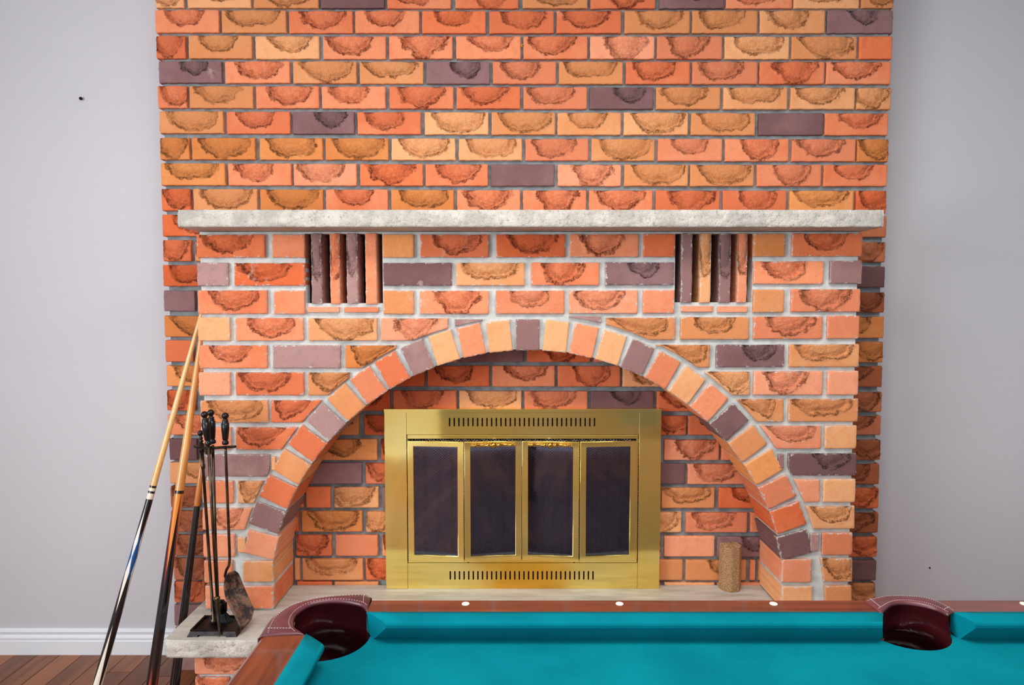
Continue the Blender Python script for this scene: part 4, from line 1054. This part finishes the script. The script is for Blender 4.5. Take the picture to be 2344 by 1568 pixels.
# leather pockets
def pocket(outer_pts, inner_pts, cx, cy, r, a_open0, a_open1, nm='pocket'):
    """outer/inner: polylines on the rail top; mouth between angles a_open0..a_open1 (deg) faces the bed"""
    n = 40; O = catmull(outer_pts, n); I = catmull(inner_pts, n)
    bm = bmesh.new(); rings = []
    for i in range(n):
        o_, q = O[i], I[i]; d = (q - o_); L = d.length; du = d / L; e = min(1, min(i, n - 1 - i) / 2.0)
        pr = [(-.001, -.030), (-.0012, -.006), (min(.002, L * .12), .000), (min(.006, L * .3), .0028), (L * .5, .0042), (L * .86, .0036), (L * .95, .0018), (L, -.003)]
        ring = [bm.verts.new(Vector((o_.x, o_.y, ZR)) + du * a + Vector((0, 0, b * (1 if b < -.01 else (.35 + .65 * e))))) for a, b in pr]
        rings.append(ring)
    for i in range(n - 1):
        for k in range(7): f = bm.faces.new((rings[i][k], rings[i][k + 1], rings[i + 1][k + 1], rings[i + 1][k])); f.smooth = True
    cap = TP(bm_obj(nm, bm, None, M_LEATHER)); md = cap.modifiers.new('thickness', 'SOLIDIFY'); md.thickness = 0.0022; md.offset = -1
    # bucket: hangs from the rim, closes round under the bed edge
    bm = bmesh.new(); NA = 72; cols_ = []
    ia = [math.degrees(math.atan2(q.y - cy, q.x - cx)) % 360 for q in (I[0], I[-1])]
    def q_out(a): return ((a - a_open0) % 360) < ((a_open1 - a_open0) % 360) + 4
    def rim_r(a):
        best = None
        for q in I:
            aa = math.degrees(math.atan2(q.y - cy, q.x - cx)); dd = abs((aa - a + 180) % 360 - 180)
            if best is None or dd < best[0]: best = (dd, math.hypot(q.x - cx, q.y - cy))
        return best[1] if best[0] < (6 if q_out(a) else 40) else None
    for k in range(NA):
        a = 360 * k / NA; rad = math.radians(a); ro = rim_r(a); mouth = ((a - a_open0) % 360) < ((a_open1 - a_open0) % 360)
        if ro is None and cy + r * math.sin(rad) < RY1 - .002 and RX1 + .002 < cx + r * math.cos(rad) < 2 * TCX - RX1 - .002: mouth = True
        lip = (ZB - .004) if mouth else ZR - (.002 if ro else .006)
        rt = (r - .001) if (mouth or ro is None) else ro - .001
        wob = .004 * math.sin(3 * rad + 1.0)
        prof = [(rt, lip), (rt + .002, lip - .008), (rt + (.004 if not mouth else .001), ZR - .034 + wob if not mouth else ZB - .010), ((rt * .98 + .001), ZR - .040 + wob if not mouth else ZB - .014), (r * .99, ZR - .070), (r * .93, ZR - .100), (r * .75, ZR - .125), (r * .35, ZR - .135), (.001, ZR - .137)]
        cols_.append([bm.verts.new((cx + p_[0] * math.cos(rad), cy + p_[0] * math.sin(rad), p_[1])) for p_ in prof])
    for k in range(NA):
        for j in range(8): f = bm.faces.new((cols_[k][j], cols_[(k + 1) % NA][j], cols_[(k + 1) % NA][j + 1], cols_[k][j + 1])); f.smooth = True
    bk = bm_obj('bucket', bm, None, M_LEATHER2); bk.parent = cap
    # stitching: two rows of short pale threads
    bm = bmesh.new()
    for frac, zst in ((.2, .0033), (.80, .0040)):
        line = [O[i].lerp(I[i], frac) for i in range(n)]; line = catmull([Vector((q.x, q.y, 0)) for q in line], 92)
        for i in range(2, 90, 2):
            a_, b_ = line[i], line[i + 1].lerp(line[i], .15); z = ZR + zst
            tube(bm, [Vector((a_.x, a_.y, z)), Vector((b_.x, b_.y, z))], .0005, 4)
    for e_ in (3, n - 4):
        for q in range(8):
            a_ = O[e_].lerp(I[e_], .16 + q * .08); b_ = O[e_].lerp(I[e_], .16 + q * .08 + .05); z = ZR + .0042
            tube(bm, [Vector((a_.x, a_.y, z)), Vector((b_.x, b_.y, z))], .0005, 4)
    s_ = bm_obj('stitching', bm, None, M_STITCH); tag(s_, kind='stuff'); s_.parent = cap
    return cap
zc_ = ZR
Cout = [onZ(*q, zc_) for q in ((851, 1367.5), (834, 1361.5), (790, 1363), (740, 1368), (703, 1375), (662, 1388), (624, 1412), (607, 1432), (591, 1458))]
Cin = [onZ(*q, zc_) for q in ((840, 1399), (826, 1387), (790, 1379.5), (752, 1379), (713, 1386), (685, 1402), (674, 1420), (677, 1438), (699, 1452))]
Sout = [onZ(*q, zc_) for q in ((1973, 1374), (2004, 1367.5), (2036, 1364), (2078, 1365), (2123, 1369), (2156, 1382), (2189, 1402))]
Sin = [onZ(*q, zc_) for q in ((2018, 1406), (2026, 1398), (2042, 1386), (2068, 1382), (2105, 1386), (2140, 1395), (2170, 1409))]
pc = pocket(Cout, Cin, CPX, CPY, CR, 262, 6)
ps = pocket(Sout, Sin, SPX, SPY, SR, 212, 334)
mirr = lambda P: [Vector((2 * TCX - q.x, q.y, q.z)) for q in P]
pr_ = pocket(mirr(Cout), mirr(Cin), 2 * TCX - CPX, CPY, CR, 174, 278)
for o in (pc, ps, pr_): twice(o)
# cabinet and legs
bm = bmesh.new()
ax0, ax1, ay0, ay1 = RX0 + .03, 2 * TCX - RX0 - .03, 2 * TCY - RY0 + .025, RY0 - .025
ztop_ = ZR - .047
for lo, hi in (((ax0, ay1 - .022, .56), (ax1, ay1, .665)), ((ax0, ay0, .56), (ax1, ay0 + .022, .665)), ((ax0, ay0 + .022, .56), (ax0 + .022, ay1 - .022, .665)), ((ax1 - .022, ay0 + .022, .56), (ax1, ay1 - .022, .665)),
               ((-.20, ay1 - .022, .665), (SPX - .09, ay1, ztop_)), ((SPX + .09, ay1 - .022, .665), (2 * TCX + .20, ay1, ztop_)), ((-.20, ay0, .665), (SPX - .09, ay0 + .022, ztop_)), ((SPX + .09, ay0, .665), (2 * TCX + .20, ay0 + .022, ztop_)),
               ((ax0, 2 * TCY - .93, .665), (ax0 + .022, .93, ztop_)), ((ax1 - .022, 2 * TCY - .93, .665), (ax1, .93, ztop_))):
    add_box(bm, lo, hi, .002)
add_box(bm, (ax0 + .022, ay0 + .022, .56), (ax1 - .022, ay1 - .022, .575))
M_CAB = plain('brown_cabinet_wood', srgb(150, 108, 62), 0.4, ns=12)
TP(bm_obj('cabinet', bm, None, M_CAB))
for lx in (ax0 + .12, ax1 - .12):
    for ly in (ay0 + .11, ay1 - .11):
        bm = bmesh.new(); lathe(bm, (lx, ly, 0.001), (lx, ly, .56), [(0, .045), (.03, .05), (.08, .05), (.1, .036), (.5, .044), (.8, .058), (.9, .06), (.92, .068), (1, .068)], 20)
        TP(bm_obj('leg', bm, None, M_CAB))
